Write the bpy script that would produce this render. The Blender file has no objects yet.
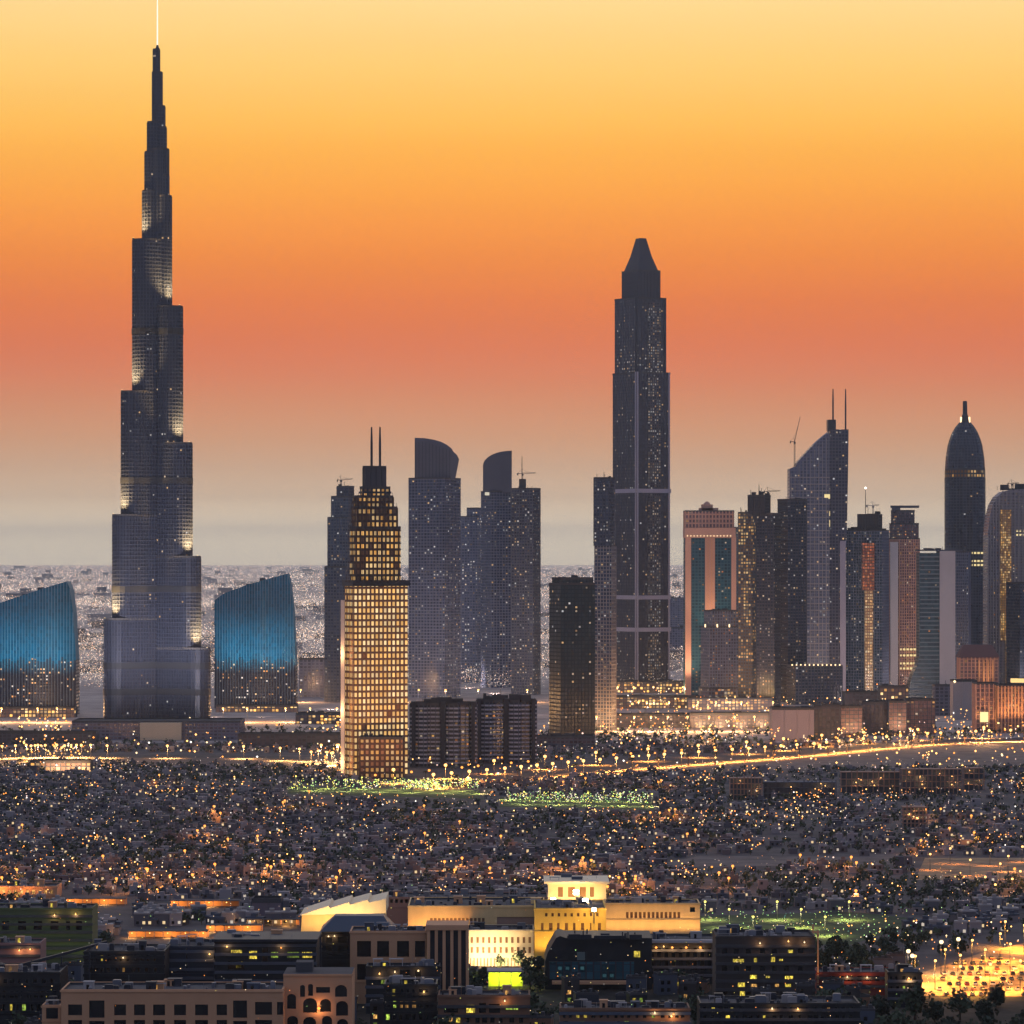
import bpy, math, random
from mathutils import Vector
R = math.radians
rnd = random.Random(11)
SC = bpy.context.scene
COL = SC.collection
# ------------------------------------------------------------------ camera
F, H, HY = 3700.0, 175.0, 558.0        # focal length in pixels, eye height in metres, row of the horizon
cam = bpy.data.cameras.new('camera'); camo = bpy.data.objects.new('camera', cam); COL.objects.link(camo)
cam.sensor_width = 36; cam.lens = F/1024*36; cam.shift_y = (HY-512)/1024
cam.clip_start = 5; cam.clip_end = 400000
camo.location = (0, 0, H); camo.rotation_euler = (R(90), 0, 0)
SC.camera = camo

def lin(c):
    c = c/255.0
    return c/12.92 if c <= 0.04045 else ((c+0.055)/1.055)**2.4
def C(r, g, b, a=1.0): return (lin(r), lin(g), lin(b), a)

# ------------------------------------------------------------------ world: dusk sky
SUN_EL, SUN_AZ = 1.0, 0.0
world = bpy.data.worlds.new('World'); SC.world = world; world.use_nodes = True
nt = world.node_tree; nt.nodes.clear()
N = nt.nodes.new; L = nt.links.new
def wmath(op, a, b=None, clamp=False):
    n = N('ShaderNodeMath'); n.operation = op; n.use_clamp = clamp
    for i, v in enumerate((a, b)):
        if v is None: continue
        if isinstance(v, (int, float)): n.inputs[i].default_value = v
        else: L(v, n.inputs[i])
    return n.outputs[0]
wout = N('ShaderNodeOutputWorld'); bg = N('ShaderNodeBackground'); bg2 = N('ShaderNodeBackground'); addw = N('ShaderNodeAddShader')
tc = N('ShaderNodeTexCoord'); sep = N('ShaderNodeSeparateXYZ'); L(tc.outputs['Generated'], sep.inputs[0])
elev = wmath('MULTIPLY', wmath('ARCSINE', sep.outputs[2]), 180/math.pi)
az = wmath('MULTIPLY', wmath('ABSOLUTE', wmath('ARCTAN2', sep.outputs[0], sep.outputs[1])), 180/math.pi)
def ramp(fac, stops, lo, hi):
    m = N('ShaderNodeMapRange'); m.inputs[1].default_value = lo; m.inputs[2].default_value = hi
    L(fac, m.inputs[0])
    r = N('ShaderNodeValToRGB'); L(m.outputs[0], r.inputs[0])
    els = r.color_ramp.elements
    while len(els) > 1: els.remove(els[-1])
    for i, (p, c) in enumerate(stops):
        e = els[0] if i == 0 else els.new((p-lo)/(hi-lo))
        e.position = (p-lo)/(hi-lo); e.color = c
    return r.outputs[0]
# the afterglow over the sunset, by elevation in degrees
def el_of(y): return math.degrees(math.atan((HY-y)/F))
GLOW = [(558, (196, 183, 172)), (540, (197, 183, 170)), (520, (197, 180, 165)), (500, (193, 171, 154)), (470, (193, 162, 141)), (440, (197, 151, 125)), (400, (202, 136, 109)), (375, (206, 126, 100)), (350, (210, 119, 92)), (325, (214, 118, 84)),
        (300, (219, 121, 78)), (260, (229, 133, 71)), (220, (239, 148, 72)), (190, (244, 160, 73)), (150, (247, 174, 79)), (120, (249, 187, 90)), (60, (250, 203, 117)), (0, (251, 214, 143))]
AIR, AIR_I = 2.2e-5, (0.25, 0.226, 0.268)   # density of the haze and its own brightness seen from here
def behind_air(y, c):
    t = math.exp(-AIR*min(725/max(1e-4, (HY-y)/F), 90500)); return tuple(max(0.0, (lin(c[k])-AIR_I[k]*(1-t))/t) for k in range(3))+(1,)
gl = [(el_of(y), behind_air(y, c)) for y, c in GLOW] + [(12, (1.05, .86, .62, 1)), (17, (1.25, 1.12, 1.0, 1)), (27, (1.15, 1.12, 1.2, 1)), (40, (.6, .62, .74, 1)), (60, (.28, .32, .42, 1))]  # unseen bands above the view, brightened to light the haze
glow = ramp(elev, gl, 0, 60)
dome = ramp(elev, [(-5, C(112, 112, 122)), (0, C(146, 154, 184)), (10, C(146, 158, 194)), (30, C(142, 156, 194)), (90, C(138, 150, 186))], -5, 90)
mask = N('ShaderNodeMapRange'); mask.interpolation_type = 'SMOOTHSTEP'
L(az, mask.inputs[0]); mask.inputs[1].default_value = 62; mask.inputs[2].default_value = 14; mask.inputs[3].default_value = 0; mask.inputs[4].default_value = 1
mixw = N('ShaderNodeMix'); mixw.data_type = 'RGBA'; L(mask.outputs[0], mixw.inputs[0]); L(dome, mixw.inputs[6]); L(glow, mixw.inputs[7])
wmap = N('ShaderNodeMapping'); wmap.inputs['Scale'].default_value = (5, 5, 90); L(tc.outputs['Generated'], wmap.inputs[0])
wnz = N('ShaderNodeTexNoise'); wnz.inputs['Scale'].default_value = 1.0; wnz.inputs['Detail'].default_value = 5; L(wmap.outputs[0], wnz.inputs[0])
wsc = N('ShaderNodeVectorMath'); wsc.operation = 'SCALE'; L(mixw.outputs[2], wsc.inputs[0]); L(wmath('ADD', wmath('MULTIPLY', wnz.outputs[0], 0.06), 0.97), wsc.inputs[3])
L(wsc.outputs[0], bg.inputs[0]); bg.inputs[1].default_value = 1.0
sky = N('ShaderNodeTexSky'); sky.sky_type = 'NISHITA'; sky.sun_disc = False
sky.sun_elevation = R(SUN_EL); sky.sun_rotation = R(SUN_AZ); sky.dust_density = 3
L(sky.outputs[0], bg2.inputs[0]); bg2.inputs[1].default_value = 0.006
L(bg.outputs[0], addw.inputs[0]); L(bg2.outputs[0], addw.inputs[1]); L(addw.outputs[0], wout.inputs[0])
# ------------------------------------------------------------------ sun just at the horizon behind the skyline
sl = bpy.data.lights.new('sun', 'SUN'); sl.energy = 0.12; sl.angle = R(0.5); sl.color = (1, 0.6, 0.35)
so = bpy.data.objects.new('sun', sl); COL.objects.link(so); so.rotation_euler = (-(R(90)-R(SUN_EL)), 0, R(SUN_AZ)); so.location = (0, 5000, 1500)
# ------------------------------------------------------------------ exposure
SC.view_settings.view_transform = 'Standard'; SC.view_settings.look = 'None'; SC.view_settings.exposure = 0; SC.view_settings.gamma = 1
SC.render.engine = 'CYCLES'
cy = SC.cycles
cy.max_bounces = 4; cy.diffuse_bounces = 2; cy.glossy_bounces = 2; cy.transmission_bounces = 2; cy.volume_bounces = 0; cy.transparent_max_bounces = 4
cy.sample_clamp_indirect = 2.0; cy.sample_clamp_direct = 0; cy.use_denoising = True; cy.caustics_reflective = False; cy.caustics_refractive = False
cy.use_light_tree = True
try: cy.denoiser = 'OPENIMAGEDENOISE'
except Exception: pass

# ================================================================== helpers
def X(px, d): return (px-512)/F*d
def Z(py, d): return H-(py-HY)/F*d
def D(py, z=0.0): return (H-z)*F/(py-HY)
def G(px, py): d = D(py); return (X(px, d), d)
def to_px(x, y, z=0): return 512+x/y*F, HY+(H-z)/y*F

class MB:
    def __init__(s): s.v = []; s.f = []; s.uv = []; s.m = []
    def face(s, pts, uvs=None, m=0):
        b = len(s.v); s.v += [tuple(p) for p in pts]; s.f.append(tuple(range(b, b+len(pts))))
        s.uv += list(uvs) if uvs else [(0.0, 0.0)]*len(pts); s.m.append(m)
    def box(s, x0, x1, y0, y1, z0, z1, m=0, bottom=True):
        s.face([(x0, y0, z0), (x1, y0, z0), (x1, y0, z1), (x0, y0, z1)], [(x0, z0), (x1, z0), (x1, z1), (x0, z1)], m)
        s.face([(x1, y0, z0), (x1, y1, z0), (x1, y1, z1), (x1, y0, z1)], [(y0, z0), (y1, z0), (y1, z1), (y0, z1)], m)
        s.face([(x1, y1, z0), (x0, y1, z0), (x0, y1, z1), (x1, y1, z1)], [(x0, z0), (x1, z0), (x1, z1), (x0, z1)], m)
        s.face([(x0, y1, z0), (x0, y0, z0), (x0, y0, z1), (x0, y1, z1)], [(y0, z0), (y1, z0), (y1, z1), (y0, z1)], m)
        s.face([(x0, y0, z1), (x1, y0, z1), (x1, y1, z1), (x0, y1, z1)], [(x0, y0), (x1, y0), (x1, y1), (x0, y1)], m)
        if bottom: s.face([(x0, y1, z0), (x1, y1, z0), (x1, y0, z0), (x0, y0, z0)], None, m)
    def prism(s, poly, z0, z1, us=1.0, vs=1.0, cap=True, m=0, bottom=False, vz=None):
        u = 0.0; n = len(poly); vz = z0 if vz is None else vz
        for i in range(n):
            a, b = poly[i], poly[(i+1) % n]; l = math.hypot(b[0]-a[0], b[1]-a[1])
            u1 = u+l/us; v0, v1 = (z0-vz)/vs, (z1-vz)/vs
            s.face([(a[0], a[1], z0), (b[0], b[1], z0), (b[0], b[1], z1), (a[0], a[1], z1)], [(u, v0), (u1, v0), (u1, v1), (u, v1)], m); u = u1
        if cap: s.face([(p[0], p[1], z1) for p in poly], None, m)
        if bottom: s.face([(p[0], p[1], z0) for p in reversed(poly)], None, m)
    def ring(s, pin, pout, z0, z1, m=0):
        n = len(pin)
        for i in range(n):
            a, b = pout[i], pout[(i+1) % n]; c, d = pin[i], pin[(i+1) % n]
            s.face([(a[0], a[1], z0), (b[0], b[1], z0), (b[0], b[1], z1), (a[0], a[1], z1)], None, m)
            s.face([(a[0], a[1], z1), (b[0], b[1], z1), (d[0], d[1], z1), (c[0], c[1], z1)], None, m)
            s.face([(c[0], c[1], z0), (d[0], d[1], z0), (b[0], b[1], z0), (a[0], a[1], z0)], None, m)
    def loft(s, rings, us=1.0, vs=1.0, cap=True, m=0):
        for (p0, z0), (p1, z1) in zip(rings, rings[1:]):
            n = len(p0); u = 0
            for i in range(n):
                a, b, c, d = p0[i], p0[(i+1) % n], p1[(i+1) % n], p1[i]
                l = math.hypot(b[0]-a[0], b[1]-a[1]); v0, v1 = z0/vs, z1/vs
                s.face([(*a, z0), (*b, z0), (*c, z1), (*d, z1)], [(u, v0), (u+l/us, v0), (u+l/us, v1), (u, v1)], m); u += l/us
        if cap: s.face([(*p, rings[-1][1]) for p in rings[-1][0]], None, m)
    def profile(s, pts, y0, y1, us=1.0, vs=1.0, m=0):
        """outline in x,z (counter-clockwise from the front) pushed back from y0 to y1"""
        s.face([(x, y0, z) for x, z in pts], [(x/us, z/vs) for x, z in pts], m)
        s.face([(x, y1, z) for x, z in reversed(pts)], [(x/us, z/vs) for x, z in reversed(pts)], m)
        n = len(pts)
        for i in range(n):
            a, b = pts[i], pts[(i+1) % n]
            vert = abs(b[1]-a[1]) > abs(b[0]-a[0])
            uv = [(y0/us, a[1]/vs), (y1/us, a[1]/vs), (y1/us, b[1]/vs), (y0/us, b[1]/vs)] if vert else None
            s.face([(a[0], y0, a[1]), (a[0], y1, a[1]), (b[0], y1, b[1]), (b[0], y0, b[1])], uv, m)
    def bar(s, a, b, w, m=0):
        a, b = Vector(a), Vector(b); t = (b-a).normalized()
        up = Vector((0, 0, 1)) if abs(t.z) < 0.9 else Vector((0, 1, 0))
        u = t.cross(up).normalized()*w/2; v = t.cross(u).normalized()*w/2
        q = [(-u-v), (u-v), (u+v), (-u+v)]
        for i in range(4):
            s.face([a+q[i], a+q[(i+1) % 4], b+q[(i+1) % 4], b+q[i]], None, m)
        s.face([a+k for k in reversed(q)], None, m); s.face([b+k for k in q], None, m)
    def octa(s, c, r, m=0, rz=None):
        rz = r if rz is None else rz
        x, y, z = c
        e = [(x+r, y, z), (x, y+r, z), (x-r, y, z), (x, y-r, z)]
        for i in range(4):
            s.face([e[i], e[(i+1) % 4], (x, y, z+rz)], None, m); s.face([e[(i+1) % 4], e[i], (x, y, z-rz)], None, m)
    def ball(s, c, r, m=0, n=8, k=5):
        rings = [[(c[0]+r*math.sin(math.pi*j/k)*math.cos(2*math.pi*i/n), c[1]+r*math.sin(math.pi*j/k)*math.sin(2*math.pi*i/n), c[2]-r*math.cos(math.pi*j/k)) for i in range(n)] for j in range(1, k)]
        for a, b in zip(rings, rings[1:]):
            for i in range(n): s.face([a[i], a[(i+1) % n], b[(i+1) % n], b[i]], None, m)
        s.face(list(reversed(rings[0])), None, m); s.face(rings[-1], None, m)
    def build(s, name, mats, parent=None, loc=(0, 0, 0)):
        me = bpy.data.meshes.new(name); me.from_pydata(s.v, [], s.f)
        mats = mats if isinstance(mats, (list, tuple)) else [mats]
        for m in mats: me.materials.append(m)
        if len(mats) > 1: me.polygons.foreach_set('material_index', s.m)
        ul = me.uv_layers.new(name='uv'); ul.data.foreach_set('uv', [k for p in s.uv for k in p])
        me.update()
        o = bpy.data.objects.new(name, me); COL.objects.link(o)
        o.location = loc
        if parent is not None: o.parent = parent
        return o

def tag(o, label=None, cat=None, group=None, kind=None):
    if label: o['label'] = label
    if cat: o['category'] = cat
    if group: o['group'] = group
    if kind: o['kind'] = kind
    return o
def empty(name, loc, label, cat, group=None, rz=0):
    o = bpy.data.objects.new(name, None); COL.objects.link(o); o.location = loc; o.rotation_euler = (0, 0, rz); o.empty_display_size = 5
    return tag(o, label, cat, group)
def copy_tree(o, parent=None):
    c = o.copy(); COL.objects.link(c); c.parent = parent
    for ch in o.children: copy_tree(ch, c)
    return c

def offset(poly, k):
    n = len(poly); out = []
    for i in range(n):
        p, a, b = poly[i], poly[i-1], poly[(i+1) % n]
        e1 = Vector((p[0]-a[0], p[1]-a[1])).normalized(); e2 = Vector((b[0]-p[0], b[1]-p[1])).normalized()
        n1 = Vector((e1.y, -e1.x)); n2 = Vector((e2.y, -e2.x)); m = (n1+n2)
        if m.length < 1e-6: m = n1
        m.normalize(); c = max(0.35, m.dot(n1)); out.append((p[0]+m.x*k/c, p[1]+m.y*k/c))
    return out
def circle(r, n=24, cx=0, cy=0, a0=0): return [(cx+r*math.cos(a0+2*math.pi*i/n), cy+r*math.sin(a0+2*math.pi*i/n)) for i in range(n)]
def rect(x0, x1, y0, y1): return [(x0, y0), (x1, y0), (x1, y1), (x0, y1)]
def turned(W, s, r, cx=0.0, cy=0.0):
    """rectangle turned by r so that its side face takes the share s of its seen width W; s<0 shows the side on the other hand"""
    r = R(r); w = (1-abs(s))*W/math.cos(r); d = abs(s)*W/math.sin(r)
    if s < 0: r = -r
    p = rect(-w/2, w/2, -d/2, d/2); cr, sr = math.cos(-r), math.sin(-r)
    return [(cx+x*cr-y*sr, cy+x*sr+y*cr) for x, y in p]

# ================================================================== materials
MAT = {}
def newmat(name):
    m = bpy.data.materials.new(name); m.use_nodes = True; t = m.node_tree; t.nodes.clear()
    o = t.nodes.new('ShaderNodeOutputMaterial'); b = t.nodes.new('ShaderNodeBsdfPrincipled'); t.links.new(b.outputs[0], o.inputs[0])
    return m, t, b
def mth(t, op, a, b=None, c=None, clamp=False):
    n = t.nodes.new('ShaderNodeMath'); n.operation = op; n.use_clamp = clamp
    for i, v in enumerate((a, b, c)):
        if v is None: continue
        if isinstance(v, (int, float)): n.inputs[i].default_value = v
        else: t.links.new(v, n.inputs[i])
    return n.outputs[0]
def mixc(t, fac, a, b):
    n = t.nodes.new('ShaderNodeMix'); n.data_type = 'RGBA'
    for i, v in ((0, fac), (6, a), (7, b)):
        if isinstance(v, (int, float, tuple)): n.inputs[i].default_value = v
        else: t.links.new(v, n.inputs[i])
    return n.outputs[2]
def plain(name, col, rough=0.8, var=0.25, scale=0.08, metal=0.0, detail=6.0, spec=0.3):
    """a matt surface with soft weathering"""
    if name in MAT: return MAT[name]
    m, t, b = newmat(name)
    tcn = t.nodes.new('ShaderNodeTexCoord'); nz = t.nodes.new('ShaderNodeTexNoise'); nz.inputs['Scale'].default_value = scale; nz.inputs['Detail'].default_value = detail
    mp = t.nodes.new('ShaderNodeMapping'); mp.inputs['Scale'].default_value = (1, 1, 0.45); t.links.new(tcn.outputs['Object'], mp.inputs[0]); t.links.new(mp.outputs[0], nz.inputs[0])
    oi = t.nodes.new('ShaderNodeObjectInfo')
    k = mth(t, 'ADD', mth(t, 'MULTIPLY', nz.outputs[0], 2*var), 1-var)
    k = mth(t, 'MULTIPLY', k, mth(t, 'ADD', mth(t, 'MULTIPLY', oi.outputs['Random'], 0.24), 0.88))
    mx = t.nodes.new('ShaderNodeVectorMath'); mx.operation = 'SCALE'; mx.inputs[0].default_value = col[:3]; t.links.new(k, mx.inputs[3])
    t.links.new(mx.outputs[0], b.inputs['Base Color']); b.inputs['Roughness'].default_value = rough; b.inputs['Metallic'].default_value = metal
    b.inputs['Specular IOR Level'].default_value = spec
    MAT[name] = m; return m
def light_mat(name, col, strength, sample=False):
    if name in MAT: return MAT[name]
    m = bpy.data.materials.new(name); m.use_nodes = True; t = m.node_tree; t.nodes.clear()
    o = t.nodes.new('ShaderNodeOutputMaterial'); e = t.nodes.new('ShaderNodeEmission'); e.inputs[0].default_value = col; e.inputs[1].default_value = strength
    t.links.new(e.outputs[0], o.inputs[0])
    m.cycles.emission_sampling = 'AUTO' if sample else 'NONE'
    MAT[name] = m; return m
WARM = [C(255, 190, 105), C(255, 214, 150), C(255, 160, 80), C(255, 232, 200)]
PALE = [C(255, 226, 190), C(240, 232, 226), C(255, 205, 140), C(226, 226, 226)]
CREAM = [C(255, 212, 140), C(255, 200, 120), C(255, 222, 162), C(250, 190, 106)]
GOLD = [C(255, 194, 106), C(255, 204, 128), C(252, 182, 88), C(255, 214, 148)]
LIME = [C(230, 235, 90), C(255, 220, 90), C(180, 225, 90), C(255, 235, 160)]
KW = 0.5
def glass(name, col, lit=0.08, tint=WARM, strength=1.6, frame=None, mx=0.14, my=0.2, rough=0.18, clump=0.5, metal=0.0, vary=0.5, low=0.0, even=0.0, face_glow=None):
    """curtain wall: one pane per cell of the uv grid, a share of the panes with a lamp on behind it; low: further share of lit panes on the bottom storeys"""
    if name in MAT: return MAT[name]
    m, t, b = newmat(name); K = t.nodes.new
    uv = K('ShaderNodeTexCoord'); sp = K('ShaderNodeSeparateXYZ'); t.links.new(uv.outputs['UV'], sp.inputs[0])
    cu, cv = mth(t, 'FLOOR', sp.outputs[0]), mth(t, 'FLOOR', sp.outputs[1])
    fu, fv = mth(t, 'FRACT', sp.outputs[0]), mth(t, 'FRACT', sp.outputs[1])
    oi = K('ShaderNodeObjectInfo'); seed = mth(t, 'MULTIPLY', oi.outputs['Random'], 97.0)
    cb = K('ShaderNodeCombineXYZ'); t.links.new(cu, cb.inputs[0]); t.links.new(cv, cb.inputs[1]); t.links.new(seed, cb.inputs[2])
    wn = K('ShaderNodeTexWhiteNoise'); wn.noise_dimensions = '3D'; t.links.new(cb.outputs[0], wn.inputs[0])
    cl = K('ShaderNodeTexNoise'); cl.inputs['Scale'].default_value = 0.19; cl.inputs['Detail'].default_value = 2; t.links.new(cb.outputs[0], cl.inputs[0])
    inw = mth(t, 'MULTIPLY', mth(t, 'MULTIPLY', mth(t, 'GREATER_THAN', fu, mx), mth(t, 'LESS_THAN', fu, 1-mx)),
              mth(t, 'MULTIPLY', mth(t, 'GREATER_THAN', fv, my), mth(t, 'LESS_THAN', fv, 1-my*0.6)))
    inl = inw if lit >= .3 else mth(t, 'MULTIPLY', inw, mth(t, 'MULTIPLY', mth(t, 'MULTIPLY', mth(t, 'GREATER_THAN', fu, .24), mth(t, 'LESS_THAN', fu, .74)), mth(t, 'MULTIPLY', mth(t, 'GREATER_THAN', fv, .28), mth(t, 'LESS_THAN', fv, .72))))
    th = mth(t, 'MULTIPLY', lit*(1 if lit >= .3 else 1.5), mth(t, 'ADD', 1-clump, mth(t, 'MULTIPLY', mth(t, 'GREATER_THAN', cl.outputs[0], 0.52), 2*clump)))
    if low: th = mth(t, 'ADD', th, mth(t, 'MULTIPLY', low, mth(t, 'LESS_THAN', cv, 9.0)))
    on = mth(t, 'LESS_THAN', wn.outputs[0], th)
    r = K('ShaderNodeValToRGB'); r.color_ramp.interpolation = 'CONSTANT'; e = r.color_ramp.elements
    for i, c in enumerate(tint):
        q = e[i] if i < 2 else e.new(0.5)
        q.position = i/len(tint); q.color = c
    s3 = K('ShaderNodeSeparateColor'); t.links.new(wn.outputs[1], s3.inputs[0]); t.links.new(s3.outputs[1], r.inputs[0])
    st = mth(t, 'MULTIPLY', mth(t, 'MULTIPLY', on, inl), mth(t, 'MULTIPLY', strength*KW, mth(t, 'ADD', 0.12+even*1.0, mth(t, 'MULTIPLY', mth(t, 'POWER', s3.outputs[2], 1.6), 1-even*.75))))
    fr = frame or tuple(c*1.6 for c in col[:3])+(1,)
    k = mth(t, 'ADD', 1-vary, mth(t, 'MULTIPLY', s3.outputs[0], 2*vary))
    vm = K('ShaderNodeVectorMath'); vm.operation = 'SCALE'; vm.inputs[0].default_value = col[:3]; t.links.new(k, vm.inputs[3])
    t.links.new(mixc(t, inw, fr, vm.outputs[0]), b.inputs['Base Color'])
    t.links.new(mth(t, 'ADD', rough, mth(t, 'MULTIPLY', mth(t, 'SUBTRACT', 1.0, inw), 0.45)), b.inputs['Roughness'])
    b.inputs['Metallic'].default_value = metal; b.inputs['Specular IOR Level'].default_value = 0.5
    t.links.new(r.outputs[0], b.inputs['Emission Color']); t.links.new(st, b.inputs['Emission Strength'])
    if face_glow:                                                  # even glow put into the glass itself, no lamp behind it
        b.inputs['Emission Color'].default_value = face_glow; t.links.remove(b.inputs['Emission Color'].links[0]); t.links.remove(b.inputs['Emission Strength'].links[0]); b.inputs['Emission Strength'].default_value = 1.0
    m.cycles.emission_sampling = 'NONE'
    MAT[name] = m; return m

M_conc = plain('concrete', C(150, 142, 138), 0.9)
M_concd = plain('dark concrete', C(74, 79, 90), 0.85)
M_pink = plain('pink stone', C(196, 150, 128), 0.85, 0.12)
M_pale = plain('pale render', C(190, 180, 175), 0.85, 0.12)
M_sand = plain('sandstone', C(196, 146, 108), 0.9, 0.14, 0.15)
M_steel = plain('steel', C(120, 122, 130), 0.4, 0.1, metal=0.7)
M_dsteel = plain('dark steel', C(52, 54, 62), 0.45, 0.1, metal=0.5)
M_roof = plain('roofing', C(70, 68, 70), 0.95, 0.3, 0.1)
M_dark = plain('dark panels', C(44, 46, 54), 0.6, 0.2)
M_fin = plain('lilac fins', C(96, 103, 122), 0.5, 0.1)
M_trunk = plain('bark', C(84, 66, 50), 0.95)
M_leaf = plain('foliage', (0.045, 0.06, 0.03, 1), 0.8, 0.5, 0.5)
M_leafd = plain('dark foliage', (0.022, 0.034, 0.018, 1), 0.8, 0.5, 0.5)
L_or = light_mat('sodium lamp', (1, 0.33, 0.06, 1), 2.6)
L_am = light_mat('amber lamp', (1, 0.50, 0.14, 1), 4.0)
L_wm = light_mat('warm lamp', (1, 0.72, 0.38, 1), 2.6)
L_wh = light_mat('white lamp', (1, 0.90, 0.80, 1), 2.6)
L_pk = light_mat('pinkish lamp', (1, 0.66, 0.54, 1), 1.7)
L_gr = light_mat('green lamp', (0.55, 1, 0.30, 1), 2.5)
L_ye = light_mat('yellow lamp', (1, 0.85, 0.15, 1), 3.0)
L_rd = light_mat('red lamp', (1, 0.12, 0.05, 1), 3.0)
L_hot = light_mat('floodlight lens', (1, 0.86, 0.55, 1), 30.0)
LAMPS = [L_or, L_am, L_wm, L_wh, L_pk]

def point_light(parent, loc, power, col=(1, 0.6, 0.25), radius=1.0, name='lamp_light'):
    l = bpy.data.lights.new(name, 'POINT'); l.energy = power; l.specular_factor = 0.0; l.color = col; l.shadow_soft_size = radius
    o = bpy.data.objects.new(name, l); COL.objects.link(o); o.location = loc
    if parent is not None: o.parent = parent
    return o
def spot_light(parent, loc, target, power, col, size=70, radius=0.8, name='floodlight_beam'):
    l = bpy.data.lights.new(name, 'SPOT'); l.energy = power; l.color = col; l.spot_size = R(size); l.spot_blend = 0.9; l.shadow_soft_size = radius; l.specular_factor = 0.0
    o = bpy.data.objects.new(name, l); COL.objects.link(o); o.location = loc
    o.rotation_euler = (Vector(target)-Vector(loc)).to_track_quat('-Z', 'Y').to_euler()
    if parent is not None: o.parent = parent
    return o

# ================================================================== ground
def noise_ground(name, cols, scale, rough=0.95):
    m, t, b = newmat(name)
    tcn = t.nodes.new('ShaderNodeTexCoord')
    nz = t.nodes.new('ShaderNodeTexNoise'); nz.inputs['Scale'].default_value = scale; nz.inputs['Detail'].default_value = 8; nz.inputs['Roughness'].default_value = 0.65
    t.links.new(tcn.outputs['Object'], nz.inputs[0])
    r = t.nodes.new('ShaderNodeValToRGB'); e = r.color_ramp.elements
    for i, c in enumerate(cols):
        q = e[i] if i < 2 else e.new(0.5)
        q.position = 0.32+0.36*i/(len(cols)-1); q.color = c
    t.links.new(nz.outputs[0], r.inputs[0]); t.links.new(r.outputs[0], b.inputs['Base Color']); b.inputs['Roughness'].default_value = rough; b.inputs['Specular IOR Level'].default_value = 0.15
    MAT[name] = m; return m
M_ground = noise_ground('desert ground', [C(132, 120, 114), C(158, 144, 136), C(184, 168, 158)], 0.02)
M_lot = noise_ground('bare sand', [C(84, 74, 72), C(106, 95, 91), C(124, 111, 104)], 0.05)
M_asph = noise_ground('asphalt', [C(56, 54, 56), C(66, 64, 66), C(76, 73, 73)], 0.1)
M_turf = noise_ground('turf', [C(40, 52, 40), C(56, 70, 48), C(80, 90, 58)], 0.06)
M_car = noise_ground('parking surface', [C(84, 72, 64), C(150, 122, 92), C(176, 146, 110)], 0.055)

b = MB(); b.face([(-45000, -3000, 0), (45000, -3000, 0), (45000, 90000, 0), (-45000, 90000, 0)])
tag(b.build('ground', M_ground), kind='structure')
SHEET = [0]
def sheet(name, pts, mat, kind='structure'):
    SHEET[0] += 1; z = 0.05+0.004*SHEET[0]
    b = MB(); b.face([(x, y, z) for x, y in pts]); return tag(b.build(name, mat), kind=kind)
def strip(name, pts, w, mat):
    """a road along a polyline"""
    SHEET[0] += 1; z = 0.05+0.004*SHEET[0]; b = MB(); l, r = [], []
    for i, p in enumerate(pts):
        a, c = pts[max(0, i-1)], pts[min(len(pts)-1, i+1)]
        t = Vector((c[0]-a[0], c[1]-a[1])).normalized(); n = Vector((-t.y, t.x))*w/2
        l.append((p[0]+n.x, p[1]+n.y, z)); r.append((p[0]-n.x, p[1]-n.y, z))
    for i in range(len(pts)-1): b.face([r[i], r[i+1], l[i+1], l[i]])
    return tag(b.build(name, mat), kind='structure')
M_town = noise_ground('town ground', [C(62, 58, 60), C(82, 76, 77), C(100, 92, 90)], 0.03)
sheet('town_ground', [(-1500, 1150), (1500, 1150), (1500, 3500), (-1500, 3500)], M_town)
sheet('sand_lot', [G(690, 770), G(1060, 766), G(1080, 746), G(880, 748), G(760, 757), G(640, 766)], M_lot)
sheet('sand_lot', [G(640, 868), G(900, 864), G(900, 857), G(700, 856)], M_lot)
BOULEVARD = [G(395, 788), G(470, 781), G(540, 774), G(620, 767), G(700, 761), G(780, 755), G(850, 748), G(900, 744), G(960, 741), G(1050, 738.5)]
strip('boulevard', BOULEVARD, 60, M_asph)
WESTROAD = [G(-40, 758), G(60, 756), G(160, 757), G(260, 757), G(345, 765)]
strip('boulevard', WESTROAD, 45, M_asph)
sheet('sports_field', [G(288, 794), G(480, 799), G(480, 790.5), G(288, 786.5)], M_turf)
sheet('sports_field', [G(500, 807), G(655, 810), G(650, 800), G(500, 797)], M_turf)
sheet('sports_field', [G(700, 945), G(850, 945), G(930, 920), G(850, 912), G(700, 916)], M_turf)
sheet('parking_lot', [G(905, 1002), G(1060, 1004), G(1060, 935), G(985, 952), G(905, 978)], M_car)
M_near = noise_ground('dark planting', [C(30, 32, 26), C(46, 44, 40), C(64, 58, 54)], 0.09)
sheet('planted_ground', [(X(-400, 1200), 1150), (X(1400, 1200), 1150), (X(1300, 1470), 1470), (X(880, 1480), 1480), (X(820, 1600), 1600), (X(690, 1600), 1572), (X(-300, 1600), 1570)], M_near)
sheet('lit_plaza', [G(915, 880), G(1050, 880), G(1050, 858), G(925, 858)], M_car)

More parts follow.
